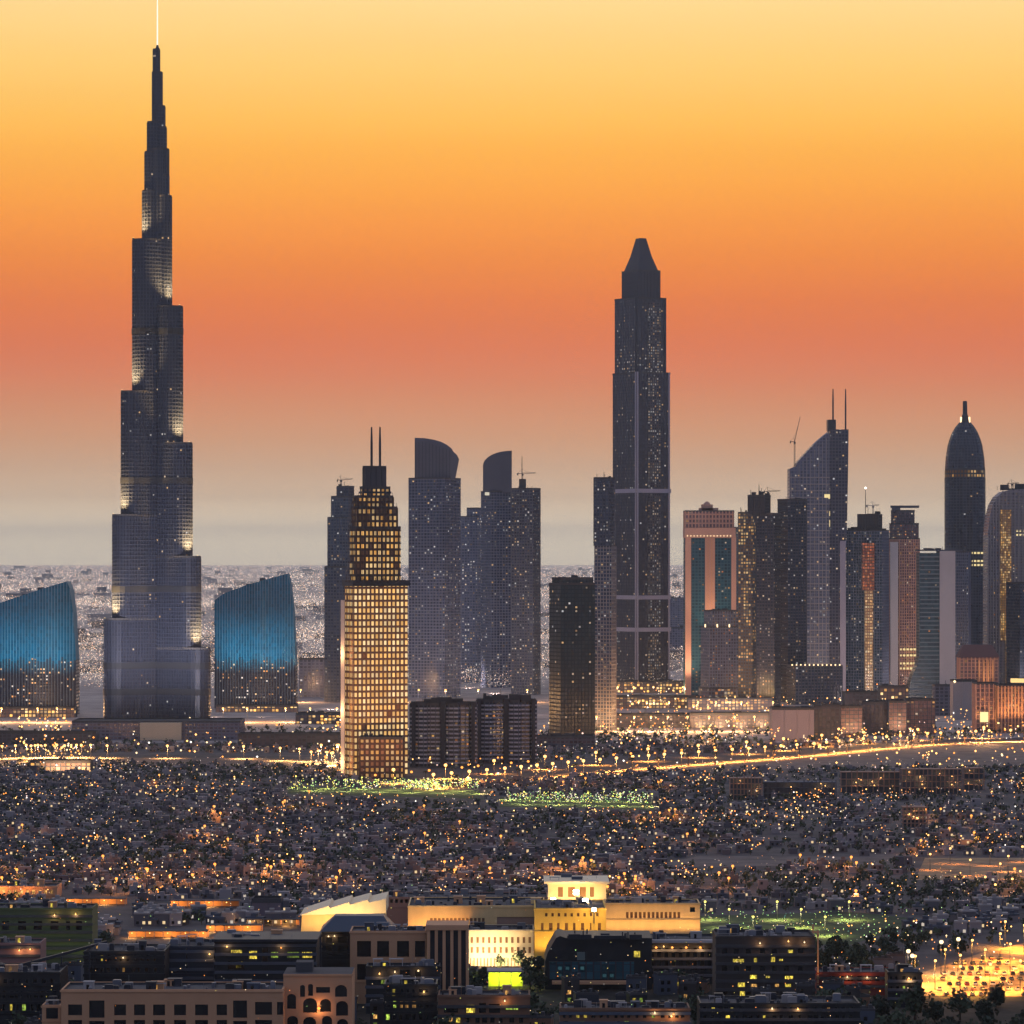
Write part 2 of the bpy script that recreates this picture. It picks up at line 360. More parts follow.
# ================================================================== towers
class Tower:
    def __init__(s, name, label, px, d, cat='skyscraper', group=None):
        s.px, s.d = px, d; s.x0 = X(px, d); s.e = empty(name, (s.x0, d, 0), label, cat, group)
    def x(s, px): return X(px, s.d)-s.x0
    def z(s, py): return 0.0 if py is None else Z(py, s.d)
    def t(s, p0, p1, side=0.2, r=20, dy=0.0): return turned(s.x(p1)-s.x(p0), side, r, (s.x(p0)+s.x(p1))/2, dy)
    def facade(s, poly, y0, y1, g, clad=None, fh=4.0, bay=4.0, band=0.9, bout=0.3, pier=0.7, pout=0.5, every=1, roof=True, cap=True, zr=None):
        z0, z1 = zr if zr else (s.z(y0), s.z(y1))
        m = MB(); m.prism(poly, z0, z1, bay, fh, cap=False); m.build('glazing', g, s.e)
        if cap:
            m = MB(); m.face([(p[0], p[1], z1) for p in poly]); m.ring(offset(poly, -0.5), offset(poly, 0.25), z1-0.9, z1+1.3); m.build('roof', M_roof if roof is True else roof, s.e)
        if clad:
            m = MB()
            if band:
                po = offset(poly, bout); k = 0
                while z0+k*fh < z1-0.5:
                    m.ring(poly, po, z0+k*fh-band/2+(band/2 if k == 0 else 0), z0+k*fh+band/2); k += 1
            if pier:
                acc = 0.0; n = len(poly)
                for i in range(n):
                    a, c = Vector(poly[i]), Vector(poly[(i+1) % n]); l = (c-a).length
                    if l < 1e-6: continue
                    t = (c-a)/l; nn = Vector((t.y, -t.x))
                    k = math.ceil(acc/(bay*every)-1e-6)
                    while k*bay*every < acc+l-1e-3:
                        q = a+t*(k*bay*every-acc); h = t*pier/2
                        p4 = [q-h+nn*pout, q+h+nn*pout, q+h-nn*0.05, q-h-nn*0.05]
                        m.prism([(p.x, p.y) for p in p4], z0, z1-0.05); k += 1
                    acc += l
            m.build('cladding', clad, s.e)
        return z0, z1
    def plant(s, p0, p1, y0, y1, dep=14, mat=None, dy=0, name='plant_room'):
        x0, x1 = s.x(p0), s.x(p1); m = MB(); m.box(x0, x1, dy-dep/2, dy+dep/2, s.z(y0)-0.5, s.z(y1)); o = m.build(name, mat or M_dark, s.e); return o
    def mast(s, px, y0, y1, w=1.2, mat=None, dy=0, name='mast'):
        m = MB(); z0, z1 = s.z(y0)-1, s.z(y1); x = s.x(px)
        m.loft([(circle(w/2, 8, x, dy), z0), (circle(w/2, 8, x, dy), z0+(z1-z0)*0.6), (circle(w*0.3, 8, x, dy), z1)]); return m.build(name, mat or M_dsteel, s.e)
    def clutter(s, p0, p1, y0, n=8, hmax=5, seed=1, dep=10, name='roof_plant', mats=None):
        """water tanks, hatches and aerials along a roof, as one plant deck"""
        q = random.Random(seed); m = MB(); z = s.z(y0)-0.3; xa, xb = s.x(p0), s.x(p1)
        for _ in range(n):
            w, h = q.uniform(1.5, (xb-xa)/4), q.uniform(1.2, hmax); x = q.uniform(xa, xb-w); y = q.uniform(-dep/2, dep/2-3)
            if q.random() < 0.3: m.bar((x, y, z), (x, y, z+h*1.8), 0.5)
            else: m.box(x, x+w, y, y+q.uniform(2, 4), z, z+h)
        return m.build(name, mats or M_dark, s.e)

def tower_crane(label, px, d, y0, ytop, jib, counter, col=None, group=None, luff=None):
    """y0 foot row, ytop cab row, jib/counter lengths in metres (sign gives the direction), luff = end row of a raised jib"""
    z0, z1 = Z(y0, d)-1, Z(ytop, d)
    e = empty('tower_crane', (X(px, d), d, z0), label, 'crane', group); mt = col or M_dsteel; h = z1-z0
    m = MB()
    for sx, sy in ((-.7, -.7), (.7, -.7), (.7, .7), (-.7, .7)): m.bar((sx, sy, 0), (sx, sy, h), 0.35)
    k = 0
    while k*2.2 < h-2: m.bar((-.7, -.7, k*2.2), (.7, -.7, k*2.2+2.2), 0.22); m.bar((.7, .7, k*2.2), (-.7, .7, k*2.2+2.2), 0.22); k += 1
    m.build('mast', mt, e)
    m = MB(); m.box(-1.1, 1.3, -1.2, 1.2, h-2.2, h+0.2); m.build('cab', mt, e)
    end = (jib, 0, h+(1.2 if luff is None else Z(luff, d)-z1)); m = MB()
    m.bar((0, -.5, h+.2), end, 0.5); m.bar((0, .5, h+.2), end, 0.5); a, bb = Vector((0, 0, h+1.6)), Vector(end)+Vector((0, 0, 0.6)); m.bar(a, bb, 0.35)
    for i in range(12):
        p, q = Vector((0, 0, h+.2)).lerp(Vector(end), i/12), a.lerp(bb, (i+.5)/12); m.bar(p, q, 0.2)
    m.build('jib', mt, e)
    m = MB(); m.bar((0, 0, h+.4), (counter, 0, h+1.0), 0.7); m.box(min(counter, counter*.75), max(counter, counter*.75), -.8, .8, h-1.6, h+0.6); m.build('counter_jib', mt, e)
    m = MB(); m.bar((0, 0, h), (counter*.15, 0, h+6), 0.4); m.bar((counter*.15, 0, h+6), (counter*.9, 0, h+1), 0.2); m.bar((counter*.15, 0, h+6), Vector((0, 0, h)).lerp(Vector(end), .7), 0.2); m.build('apex', mt, e)
    return e

# ---------------------------------------------------------------- the tallest tower
def tallest():
    d = 3877
    T = Tower('skyscraper', 'tallest stepped dark tower with a needle spire, wings falling back in tiers', 158, d)
    s = d/F
    g = glass('tall glass', C(34, 40, 56), lit=0.010, tint=PALE, strength=1.6, frame=C(58, 62, 76), rough=0.3, mx=0.16, my=0.14, metal=0.25, vary=0.25, low=0.03)
    A = {'l': 210, 'r': 330, 'b': 90}
    tiers = {'l': [(51.4, 618.8), (43.5, 515.6), (35.3, 392.6), (24.7, 241), (15.2, 192), (12.8, 153), (10.3, 123)],
             'r': [(54, 648), (44.3, 557), (35.4, 444), (25.4, 307.7), (14, 197), (11.4, 176), (8.6, 128), (7.2, 107)],
             'b': [(52, 630), (45, 540), (36, 420), (28, 280), (16, 210), (9, 140)]}
    m_f = plain('tower fins', C(58, 63, 80), 0.4, 0.1, metal=0.3)
    m_f2 = plain('plant floor louvres', C(34, 36, 44), .7, .15)
    def wing(e, w, ang):
        e *= s; w = min(w, e*1.3); L_ = (e-w/2)/0.866+w/2; a = R(ang); ca, sa = math.cos(a), math.sin(a)
        pts = [(0, -w/2)]
        if L_ > w*0.55:
            pts += [(L_-w/2, -w/2)]
        for i in range(1, 8):
            t = -math.pi/2+math.pi*i/8; pts.append((max(0.0, L_-w/2)+w/2*math.cos(t), w/2*math.sin(t)))
        if L_ > w*0.55: pts += [(L_-w/2, w/2)]
        pts += [(0, w/2)]
        return [(x*ca-y*sa, x*sa+y*ca) for x, y in pts], (L_, ca, sa, w)
    for k in 'lrb':
        z0 = 0.0; prev = None
        for i, (e, y) in enumerate(tiers[k]):
            poly, info = wing(e, 25 if e > 16 else e*1.1*s, A[k]); z1 = T.z(y)
            T.facade(poly, None, y, g, m_f, fh=3.9, bay=3.2, band=1.0, bout=0.75, pier=0.5, pout=0.7, zr=(z0, z1))
            for yb in (694, 668, 592, 484, 335):
                if z0+2 < T.z(yb) < z1-9:
                    m = MB(); m.ring(offset(poly, -.1), offset(poly, 1.0), T.z(yb), T.z(yb)+6.5); m.build('plant_floor', m_f2, T.e)
            if i and k != 'b' and i < 5:                     # a floodlight on the terrace below, washing the wall of the tier above
                L0, ca, sa, w = prev; L1 = info[0]
                px_, py_ = (L0-0.5)*ca, (L0-0.5)*sa-7
                f = MB(); f.box(px_-.9, px_+.9, py_-.9, py_+.9, z0+0.1, z0+1.4); f.box(px_-.6, px_+.6, py_-.6, py_+.6, z0+1.4, z0+1.7, 1); fo = f.build('terrace_floodlight', [M_dark, L_wm], T.e)
                spot_light(fo, (px_, py_, z0+2.4), (L1*ca*0.8, L1*sa*0.8, z0+34), 9e5, (1, 0.62, 0.22), 80, 1.5)
            prev, z0 = info, z1
    c = circle(11*s, 12); T.facade(c, None, 150, g, m_f, fh=3.9, bay=2.6, band=0.6, pier=0.4, zr=(0, T.z(150)))
    c = circle(5.2*s, 10, -0.8*s); T.facade(c, 150, 73, g, m_f, fh=3.9, bay=1.8, band=0.5, pier=0.3)
    c = circle(3.4*s, 10, -1.6*s); T.facade(c, 73, 50, g, m_f, fh=3.9, bay=1.8, band=0.5, pier=0.3)
    m = MB(); m.loft([(circle(2.2*s, 8, -.6*s), T.z(50.5)), (circle(1.4*s, 8, -.6*s), T.z(46.5)), (circle(.75*s, 8, -.6*s), T.z(45))]); m.build('spire_base', M_dsteel, T.e)
    m = MB(); m.loft([(circle(.75*s, 8, -.6*s), T.z(45)), (circle(.6*s, 8, -.6*s), T.z(10)), (circle(.3*s, 8, -.6*s), T.z(-22))]); m.build('spire', light_mat('spire painted glow', (1, .93, .78, 1), 1.25), T.e)  # floodlit look put into the spire as its own glow
tallest()

# low podium with the lit pavilion at the foot of the tallest tower
T = Tower('podium_building', 'long low banded podium with a glowing pavilion at the foot of the tallest tower', 155, 3560, 'podium')
g = glass('podium glass', C(92, 84, 96), lit=0.05, strength=0.9, frame=C(120, 110, 120), my=0.3)
T.facade(rect(T.x(72), T.x(240), 0, 60), None, 722, g, M_fin, fh=3.2, bay=4, band=0.8, pier=0.5)
T.facade(rect(T.x(97), T.x(262), -46, -12), None, 741, glass('low podium glass', C(62, 60, 74), lit=0.03, strength=0.9, frame=C(82, 78, 92), my=.3), M_concd, fh=3, bay=4, band=0.5, pier=0)
pv = MB(); pv.box(T.x(141), T.x(182), -9.5, -0.4, T.z(741.5), T.z(722.5)); pv.build('pavilion', plain('pavilion wall', C(190, 170, 140), 0.6, .1), T.e)
for px in (146, 155, 164, 173, 179): spot_light(T.e, (T.x(px), -16, T.z(742)), (T.x(px), -9, T.z(735)), 9e3, (1, .78, .42), 110, 1.5)

# ---------------------------------------------------------------- the two teal curved blocks
def teal_block(label, pts, px, d, seed):
    """pts: outline rows from the photograph (top edge and the bowed side), taken at the block's own distance"""
    T = Tower('office_block', label, px, d, 'office block', 'teal curved office blocks')
    out = [(T.x(a), T.z(c)) for a, c in pts]
    xs = [p[0] for p in out]; xl, xr = min(xs), max(xs)
    dep = 34.0; fz = T.z(660)
    g1 = glass('teal glass', C(12, 88, 116), lit=0.02, tint=PALE, strength=1.6, frame=C(24, 88, 112), rough=0.16, mx=0.06, my=0.05, metal=0.3, vary=0.35, face_glow=(0.0, .010, .020, 1))
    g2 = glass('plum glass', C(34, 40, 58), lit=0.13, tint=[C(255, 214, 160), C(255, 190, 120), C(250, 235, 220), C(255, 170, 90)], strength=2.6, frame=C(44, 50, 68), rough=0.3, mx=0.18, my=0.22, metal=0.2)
    def half(x):   # half width of the bowed outline -> depth bow of the front
        t = (x-xl)/(xr-xl)*2-1; return -9*(1-t*t)
    n = 30
    def top(x):
        best = None
        for (xa, za), (xb, zb) in zip(out, out[1:]):
            if min(xa, xb)-1e-6 <= x <= max(xa, xb)+1e-6 and abs(xb-xa) > 1e-6:
                z = za+(zb-za)*(x-xa)/(xb-xa); best = z if best is None else max(best, z)
        return best if best is not None else out[0][1]
    mu, ml, mf = MB(), MB(), MB()
    cols = [xl+(xr-xl)*i/n for i in range(n+1)]
    for i in range(n):
        xa, xb = cols[i], cols[i+1]; za, zb = top(xa), top(xb); ya, yb = half(xa), half(xb)
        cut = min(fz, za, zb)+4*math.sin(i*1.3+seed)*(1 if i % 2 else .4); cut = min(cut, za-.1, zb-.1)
        uv = lambda x, z: (x/3.2, z/3.8)
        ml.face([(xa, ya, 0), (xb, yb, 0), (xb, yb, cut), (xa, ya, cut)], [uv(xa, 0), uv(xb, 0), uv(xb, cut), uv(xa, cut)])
        mu.face([(xa, ya, cut), (xb, yb, cut), (xb, yb, zb), (xa, ya, za)], [uv(xa, cut), uv(xb, cut), uv(xb, zb), uv(xa, za)])
        mu.face([(xa, ya, za), (xb, yb, zb), (xb, dep, zb), (xa, dep, za)])
        ml.face([(xb, dep, 0), (xa, dep, 0), (xa, dep, za), (xb, dep, zb)], [uv(xb, 0), uv(xa, 0), uv(xa, za), uv(xb, zb)])
        if i: mf.box(xa-.32, xa+.32, ya-.6, ya+.05, 0, za)
    for x, sgn in ((xl, 1), (xr, -1)):
        z = top(x); q = [(x, 0), (x, dep)]
        f = [(x, dep, 0), (x, 0, 0), (x, 0, z), (x, dep, z)]
        ml.face(f if sgn > 0 else f[::-1], [(0, 0), (8, 0), (8, z/3.8), (0, z/3.8)])
    for i in range(5):                                       # added teal lights on low posts, hidden in front, aimed at the middle storeys
        x = xl+(xr-xl)*(i+.5)/5; f = MB(); f.box(x-.5, x+.5, -78.4, -77.6, 4, 5.2); f.bar((x, -78, 0), (x, -78, 4), .3); fo = f.build('added_facade_light', M_dark, T.e)
        spot_light(fo, (x, -77, 5.6), (x, half(x), fz+15), 6e5, (.02, .46, .56), 34, .4)
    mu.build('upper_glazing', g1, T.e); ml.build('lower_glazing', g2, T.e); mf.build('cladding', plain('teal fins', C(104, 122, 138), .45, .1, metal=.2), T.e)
    m = MB()
    for xx, k in ((-.12, 3), (.05, 5), (.2, 2)):
        x = xl+(xr-xl)*(0.5+xx); m.box(x, x+6, 8, 20, top(x)-2, top(x)+k-1)
    m.build('roof_plant', M_dark, T.e)
    return T
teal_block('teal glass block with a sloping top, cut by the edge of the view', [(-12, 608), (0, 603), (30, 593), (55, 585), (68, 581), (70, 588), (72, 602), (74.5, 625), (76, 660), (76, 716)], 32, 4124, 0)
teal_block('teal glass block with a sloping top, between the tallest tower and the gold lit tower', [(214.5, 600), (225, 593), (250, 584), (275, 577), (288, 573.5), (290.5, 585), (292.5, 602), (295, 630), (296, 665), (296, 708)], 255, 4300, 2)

# ---------------------------------------------------------------- gold lit tower under construction, and the towers round it
def gold():
    T = Tower('skyscraper', 'square tower glowing gold through its open grid, twin masts on top', 376, 2984)
    g = glass('gold lit panes', C(120, 86, 50), lit=0.985, tint=CREAM, strength=1.9, even=.6, frame=C(110, 76, 56), mx=0.22, my=0.22, clump=0.02, rough=.5)
    gd = glass('gold lit upper panes', C(96, 70, 44), lit=0.72, tint=GOLD, strength=1.15, even=.4, frame=C(60, 46, 42), mx=0.22, my=0.24, clump=0.25, rough=.5)
    grid = plain('bronze grid', C(132, 98, 80), 0.8, .15)
    low = T.t(344.5, 407.5, -0.16, 22)
    T.facade(low, None, 582, g, grid, fh=5.2, bay=3.6, band=1.0, bout=0.4, pier=.75, pout=0.4)
    ld = MB(); ld.ring(offset(low, -2), offset(low, 1.6), T.z(586), T.z(580)); ld.build('ledge', M_dsteel, T.e)
    gm = glass('gold lit middle panes', C(100, 72, 46), lit=0.93, tint=GOLD, strength=1.5, even=.5, frame=C(76, 54, 44), mx=.22, my=.24, clump=.15, rough=.5)
    T.facade(T.t(350, 400.5, -0.14, 22), 582, 528, gm, plain('dark bronze grid', C(84, 62, 54), .8, .15), fh=5.2, bay=3.6, band=1.0, bout=0.4, pier=.75, pout=0.4)
    T.facade(T.t(352, 397, -0.14, 22), 528, 508, gd, plain('dark bronze grid', C(84, 62, 54)), fh=5.2, bay=3.75, band=1.6, bout=0.7, pier=1.4, pout=0.7)
    T.facade(T.t(353, 393, -0.14, 22), 508, 497, gd, plain('dark bronze grid', C(84, 62, 54)), fh=4.4, bay=3.75, band=1.6, bout=0.7, pier=1.4, pout=0.7)
    T.facade(T.t(360, 390, -0.12, 22), 497, 488, gd, M_dsteel, fh=3.6, bay=3.75, band=1.6, bout=0.8, pier=1.2)
    T.facade(T.t(363, 386, -0.12, 22), 488, 467.5, plain('crown panels', C(62, 60, 68), .6, .15), M_dsteel, fh=16, bay=4.6, band=0, pier=0.8)
    T.mast(371.6, 468, 427, 2.0); T.mast(380, 468, 427, 2.0)
    m = MB(); q = random.Random(3); z = T.z(582)
    for i in range(40):
        x = q.uniform(T.x(345), T.x(407)); m.bar((x, -16+q.uniform(-2, 2), z), (x+q.uniform(-1, 1), -16, z+q.uniform(1, 5)), 0.4)
    for a_, b_, y0_, y1_ in ((350, 400.5, 582, 528), (352, 397, 528, 508), (353, 393, 508, 497)):   # working scaffold standing off the unfinished floors
        w_ = T.x(b_)-T.x(a_); k_ = int(w_/2.6)
        for i in range(k_+1):
            x = T.x(a_)+w_*i/k_; m.bar((x, -19.5, T.z(y0_)), (x, -19.5, T.z(y1_)+q.uniform(0, 4)), .3)
        z_ = T.z(y0_)
        while z_ < T.z(y1_): m.bar((T.x(a_)-1, -19.5, z_), (T.x(b_)+1, -19.5, z_), .3); z_ += 5.2
    m.build('scaffold', plain('scaffold steel', C(60, 50, 48), .7, .1), T.e)
    ann = Tower('annex_block', 'low gridded annex lit amber in front of the gold lit tower', 382, 2940, 'building')
    ga = glass('annex panes', C(110, 74, 50), lit=0.75, tint=GOLD+[C(255, 150, 80)], strength=1.0, even=.5, frame=C(66, 46, 40), mx=0.22, my=0.25, clump=.2, rough=.5)
    ann.facade(rect(ann.x(360), ann.x(403), -8, 20), None, 738, ga, plain('annex grid', C(80, 58, 50), .85, .15), fh=4.6, bay=4, band=1.2, pier=1.1); ann.clutter(362, 400, 738, 7, 4, 8)
    m = MB(); m.box(T.x(341.5), T.x(345.2), -13, -6, 0, T.z(600)); m.build('lift_shaft', M_pale, T.e)
    for px in (352, 376, 400): spot_light(T.e, (T.x(px), -150, 12), (T.x(px), -24, 85), 1.7e5, (1, .5, .22), 80, 2)  # added front lights stand in for the glow from inside
    for z_ in (8, 50, 95): point_light(T.e, (T.x(338), -18, z_+3), 1.3e4, (1, .55, .24), 1.5)
gold()

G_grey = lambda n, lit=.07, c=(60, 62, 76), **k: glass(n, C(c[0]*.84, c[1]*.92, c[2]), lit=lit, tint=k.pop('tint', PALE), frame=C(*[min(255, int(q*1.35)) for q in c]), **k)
T = Tower('apartment_tower', 'grey stepped tower under construction just behind the gold lit tower', 340, 4500)
gA = G_grey('grey glass', .05, (66, 68, 80), strength=1.1)
T.facade(T.t(325, 356, .3, 25), None, 567, gA, M_concd, 3.9, 4); T.facade(T.t(328, 356, .3, 25), 567, 518, gA, M_concd, 3.9, 4); T.facade(T.t(331.5, 356, .3, 25), 518, 497, gA, M_concd, 3.9, 4)
T.facade(T.t(337, 354, .3, 25), 497, 487, gA, M_dsteel, 3.9, 4); T.clutter(338, 352, 487, 6, 4, 2)
tower_crane('crane with a jib to the right on the grey tower behind the gold lit tower', 341, 4500, 487, 480.5, 14, -5, luff=479)
T = Tower('apartment_block', 'low faint grey block beside the foot of the gold lit tower', 322, 4650, 'building')
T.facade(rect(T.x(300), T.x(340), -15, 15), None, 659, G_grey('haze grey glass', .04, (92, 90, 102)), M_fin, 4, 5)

def crown_tower():
    T = Tower('apartment_tower', 'broad grey tower whose curved crown slopes down to one side', 434, 4650)
    g = G_grey('crown tower glass', .10, (58, 60, 74), strength=1.3, low=.12)
    T.facade(T.t(409, 460.5, .3, 24), None, 479, g, M_fin, 3.9, 4.2, band=.8, pier=.5, pout=.4)
    pr = [(415, 480), (455, 480), (459, 459), (457, 455), (453.5, 452), (452, 449), (447, 445), (441, 442), (434, 440), (425, 438.5), (415, 438.2)]
    m = MB(); m.profile([(T.x(a), T.z(c)) for a, c in pr], -16, 16, 4, 4); m.build('crown', plain('crown cladding', C(74, 76, 90), .5, .15), T.e)
    m = MB()
    for i in range(11):
        a = 416+3.4*i; m.box(T.x(a)-.3, T.x(a)+.3, -16.6, -15.9, T.z(479), T.z(442+max(0, (a-425))*.33))
    m.build('crown_fins', M_dsteel, T.e); 
crown_tower()
T = Tower('apartment_tower', 'narrow pale speckled tower squeezed between two taller grey towers', 471, 5200)
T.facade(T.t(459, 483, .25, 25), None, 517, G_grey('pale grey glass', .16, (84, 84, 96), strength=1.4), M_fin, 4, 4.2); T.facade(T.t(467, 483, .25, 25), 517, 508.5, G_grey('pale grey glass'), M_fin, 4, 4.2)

def quarter_tower():
    T = Tower('apartment_tower', 'dark tower with a quarter circle crown rising to its straight edge', 497, 5000)
    g = G_grey('quarter tower glass', .09, (54, 58, 74), strength=1.4, low=.1)
    T.facade(T.t(481, 512.5, -.32, 24), None, 492, g, M_fin, 3.9, 4.2, band=.7, pier=.5)
    arc = [(483+ (1-math.cos(R(a)))*28, 492-26-(math.sin(R(a))*15)) for a in range(0, 91, 10)]
    pr = [(483, 493), (511.8, 493)]+[(511.8, 450.8)]+[(min(511, x), y) for x, y in reversed(arc)]
    m = MB(); m.profile([(T.x(a), T.z(c)) for a, c in pr], -15, 15, 4, 4); m.build('crown', plain('crown cladding', C(74, 76, 90)), T.e)
    m = MB(); m.box(T.x(485), T.x(498), -17, -15.2, T.z(495.5), T.z(492.5)); m.build('crown_light', light_mat('crown light', (1, .9, .7, 1), .7), T.e)
quarter_tower()
def crane_tower():
    T = Tower('apartment_tower', 'flat topped speckled tower with a crane standing on its roof', 526, 4750)
    T.facade(T.t(511.5, 540.5, .25, 22), None, 489, G_grey('speckled glass', .16, (62, 62, 74), strength=1.3, low=.1), M_concd, 3.8, 3.6)
    T.clutter(518, 538, 489, 9, 6, 9); T.plant(519, 526, 489, 479)
    tower_crane('slim crane on the flat speckled tower beside the quarter circle crown', 522.5, 4750, 489, 474, 17, -7)
    T.mast(522, 479, 456, 1.0)
crane_tower()
# distant blocks fading behind the middle group
for i, (a, c, y, d, lab) in enumerate([(455, 497, 655, 5600, 'squat hazy block between the broad crowned tower and the quarter circle tower'), (424, 470, 672, 5900, 'low faint block at the foot of the broad crowned tower'),
                                       (490, 540, 668, 5800, 'low faint block at the foot of the crane topped speckled tower'), (286, 300, 690, 5200, 'small faint block beside the second teal block'),
                                       (664, 690, 628, 6400, 'hazy block seen between the pyramid tower and the pink hotel'), (668, 684, 598, 7500, 'thin pale scaffolded tower far behind the pink hotel')]):
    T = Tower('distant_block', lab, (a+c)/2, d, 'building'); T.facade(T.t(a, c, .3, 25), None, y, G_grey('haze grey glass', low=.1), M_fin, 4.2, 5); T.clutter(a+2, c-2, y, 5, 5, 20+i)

# ---------------------------------------------------------------- twin curved hotels in front
def curved_hotel(label, p0, p1, ytop, d, seed):
    T = Tower('hotel', label, (p0+p1)/2, d, 'hotel', 'pair of balconied hotels')
    xa, xb = T.x(p0), T.x(p1); n = 26
    g = glass('hotel glass', C(46, 50, 62), lit=.10, strength=1.1, frame=C(78, 80, 90), mx=.12, my=.22, low=.06)
    front = [(xa+(xb-xa)*f_, y_) for f_, y_ in ((0, -1), (.1, -5), (.24, -7), (.26, -3.5), (.44, -4.5), (.46, -1.2), (.54, -1), (.56, -5), (.72, -7), (.745, -3), (.88, -3.4), (.9, .2), (1, 1.5))]
    poly = front+[(xb, 26), (xa, 26)]
    T.facade(poly, None, ytop, g, M_concd, fh=3.5, bay=4.2, band=0, pier=.5, pout=.9)
    m = MB(); po = offset(poly, .8); z = 3.5
    while z < T.z(ytop)-1:
        m.ring(poly, po, z-.4, z+1.0); z += 3.5
    m.build('balcony', plain('balcony render', C(162, 164, 174), .8, .08), T.e)
    for a, c in ((.02, .08), (.46, .54), (.93, .985)):
        k = MB(); k.box(xa+(xb-xa)*a, xa+(xb-xa)*c, -9, 10, 0, T.z(ytop)+2.5); k.build('stair_core', M_dark, T.e)
    for i, (a, c, h) in enumerate(((.2, .42, 4), (.58, .8, 4.5))):
        k = MB(); k.box(xa+(xb-xa)*a, xa+(xb-xa)*c, 2+i, 16, T.z(ytop)-.5, T.z(ytop)+h); k.build('plant_room', M_dark, T.e)
    T.clutter(p0+4, p1-4, ytop, 16, 7, seed)
curved_hotel('balconied hotel right beside the gold lit tower, stepped front', 410.5, 476, 704, 3098, 4)
curved_hotel('balconied hotel farther from the gold lit tower, stepped front', 476.5, 536, 701, 3160, 6)
T = Tower('apartment_block', 'low plum coloured block behind the far end of the balconied hotels', 560, 3420, 'building')
T.facade(rect(T.x(530), T.x(594), -12, 20), None, 737, glass('plum block glass', C(74, 64, 72), lit=.08, frame=C(100, 86, 92)), M_concd, 3.6, 4); T.clutter(532, 590, 737, 10, 4, 3)

# ---------------------------------------------------------------- dark block, slab and the pyramid topped giant
T = Tower('office_tower', 'plain dark slab tower in front of the pyramid topped giant', 572, 3600)
gH = glass('ink glass', C(20, 36, 42), lit=.07, tint=PALE, strength=1.3, frame=C(26, 42, 48), rough=.3, clump=.7)
M_ink = plain('ink panels', C(26, 42, 50), .6, .15)
pH = T.t(549.3, 594.7, -.25, 22); T.facade(pH, None, 584, gH, M_ink, 3.8, 3.6, band=.5, bout=.15, pier=.35, pout=.2)
T.facade(T.t(552, 593, -.25, 22), 584, 578.5, gH, M_ink, 2.5, 3.6, band=.5, pier=.3); T.clutter(554, 590, 578.5, 7, 4, 7)
T = Tower('apartment_tower', 'slim grey gridded tower tucked against the pyramid topped giant', 604.5, 3760)
gI = G_grey('slim grid glass', .14, (72, 74, 84), strength=1.0, low=.1)
T.facade(T.t(594.6, 616, .25, 22), None, 546, gI, M_conc, 3.7, 3.2, band=.8, pier=.7); T.facade(T.t(593.8, 615, .25, 22), 546, 478.5, gI, M_concd, 3.7, 3.2, band=.8, pier=.7); T.clutter(596, 612, 478.5, 5, 4, 11)
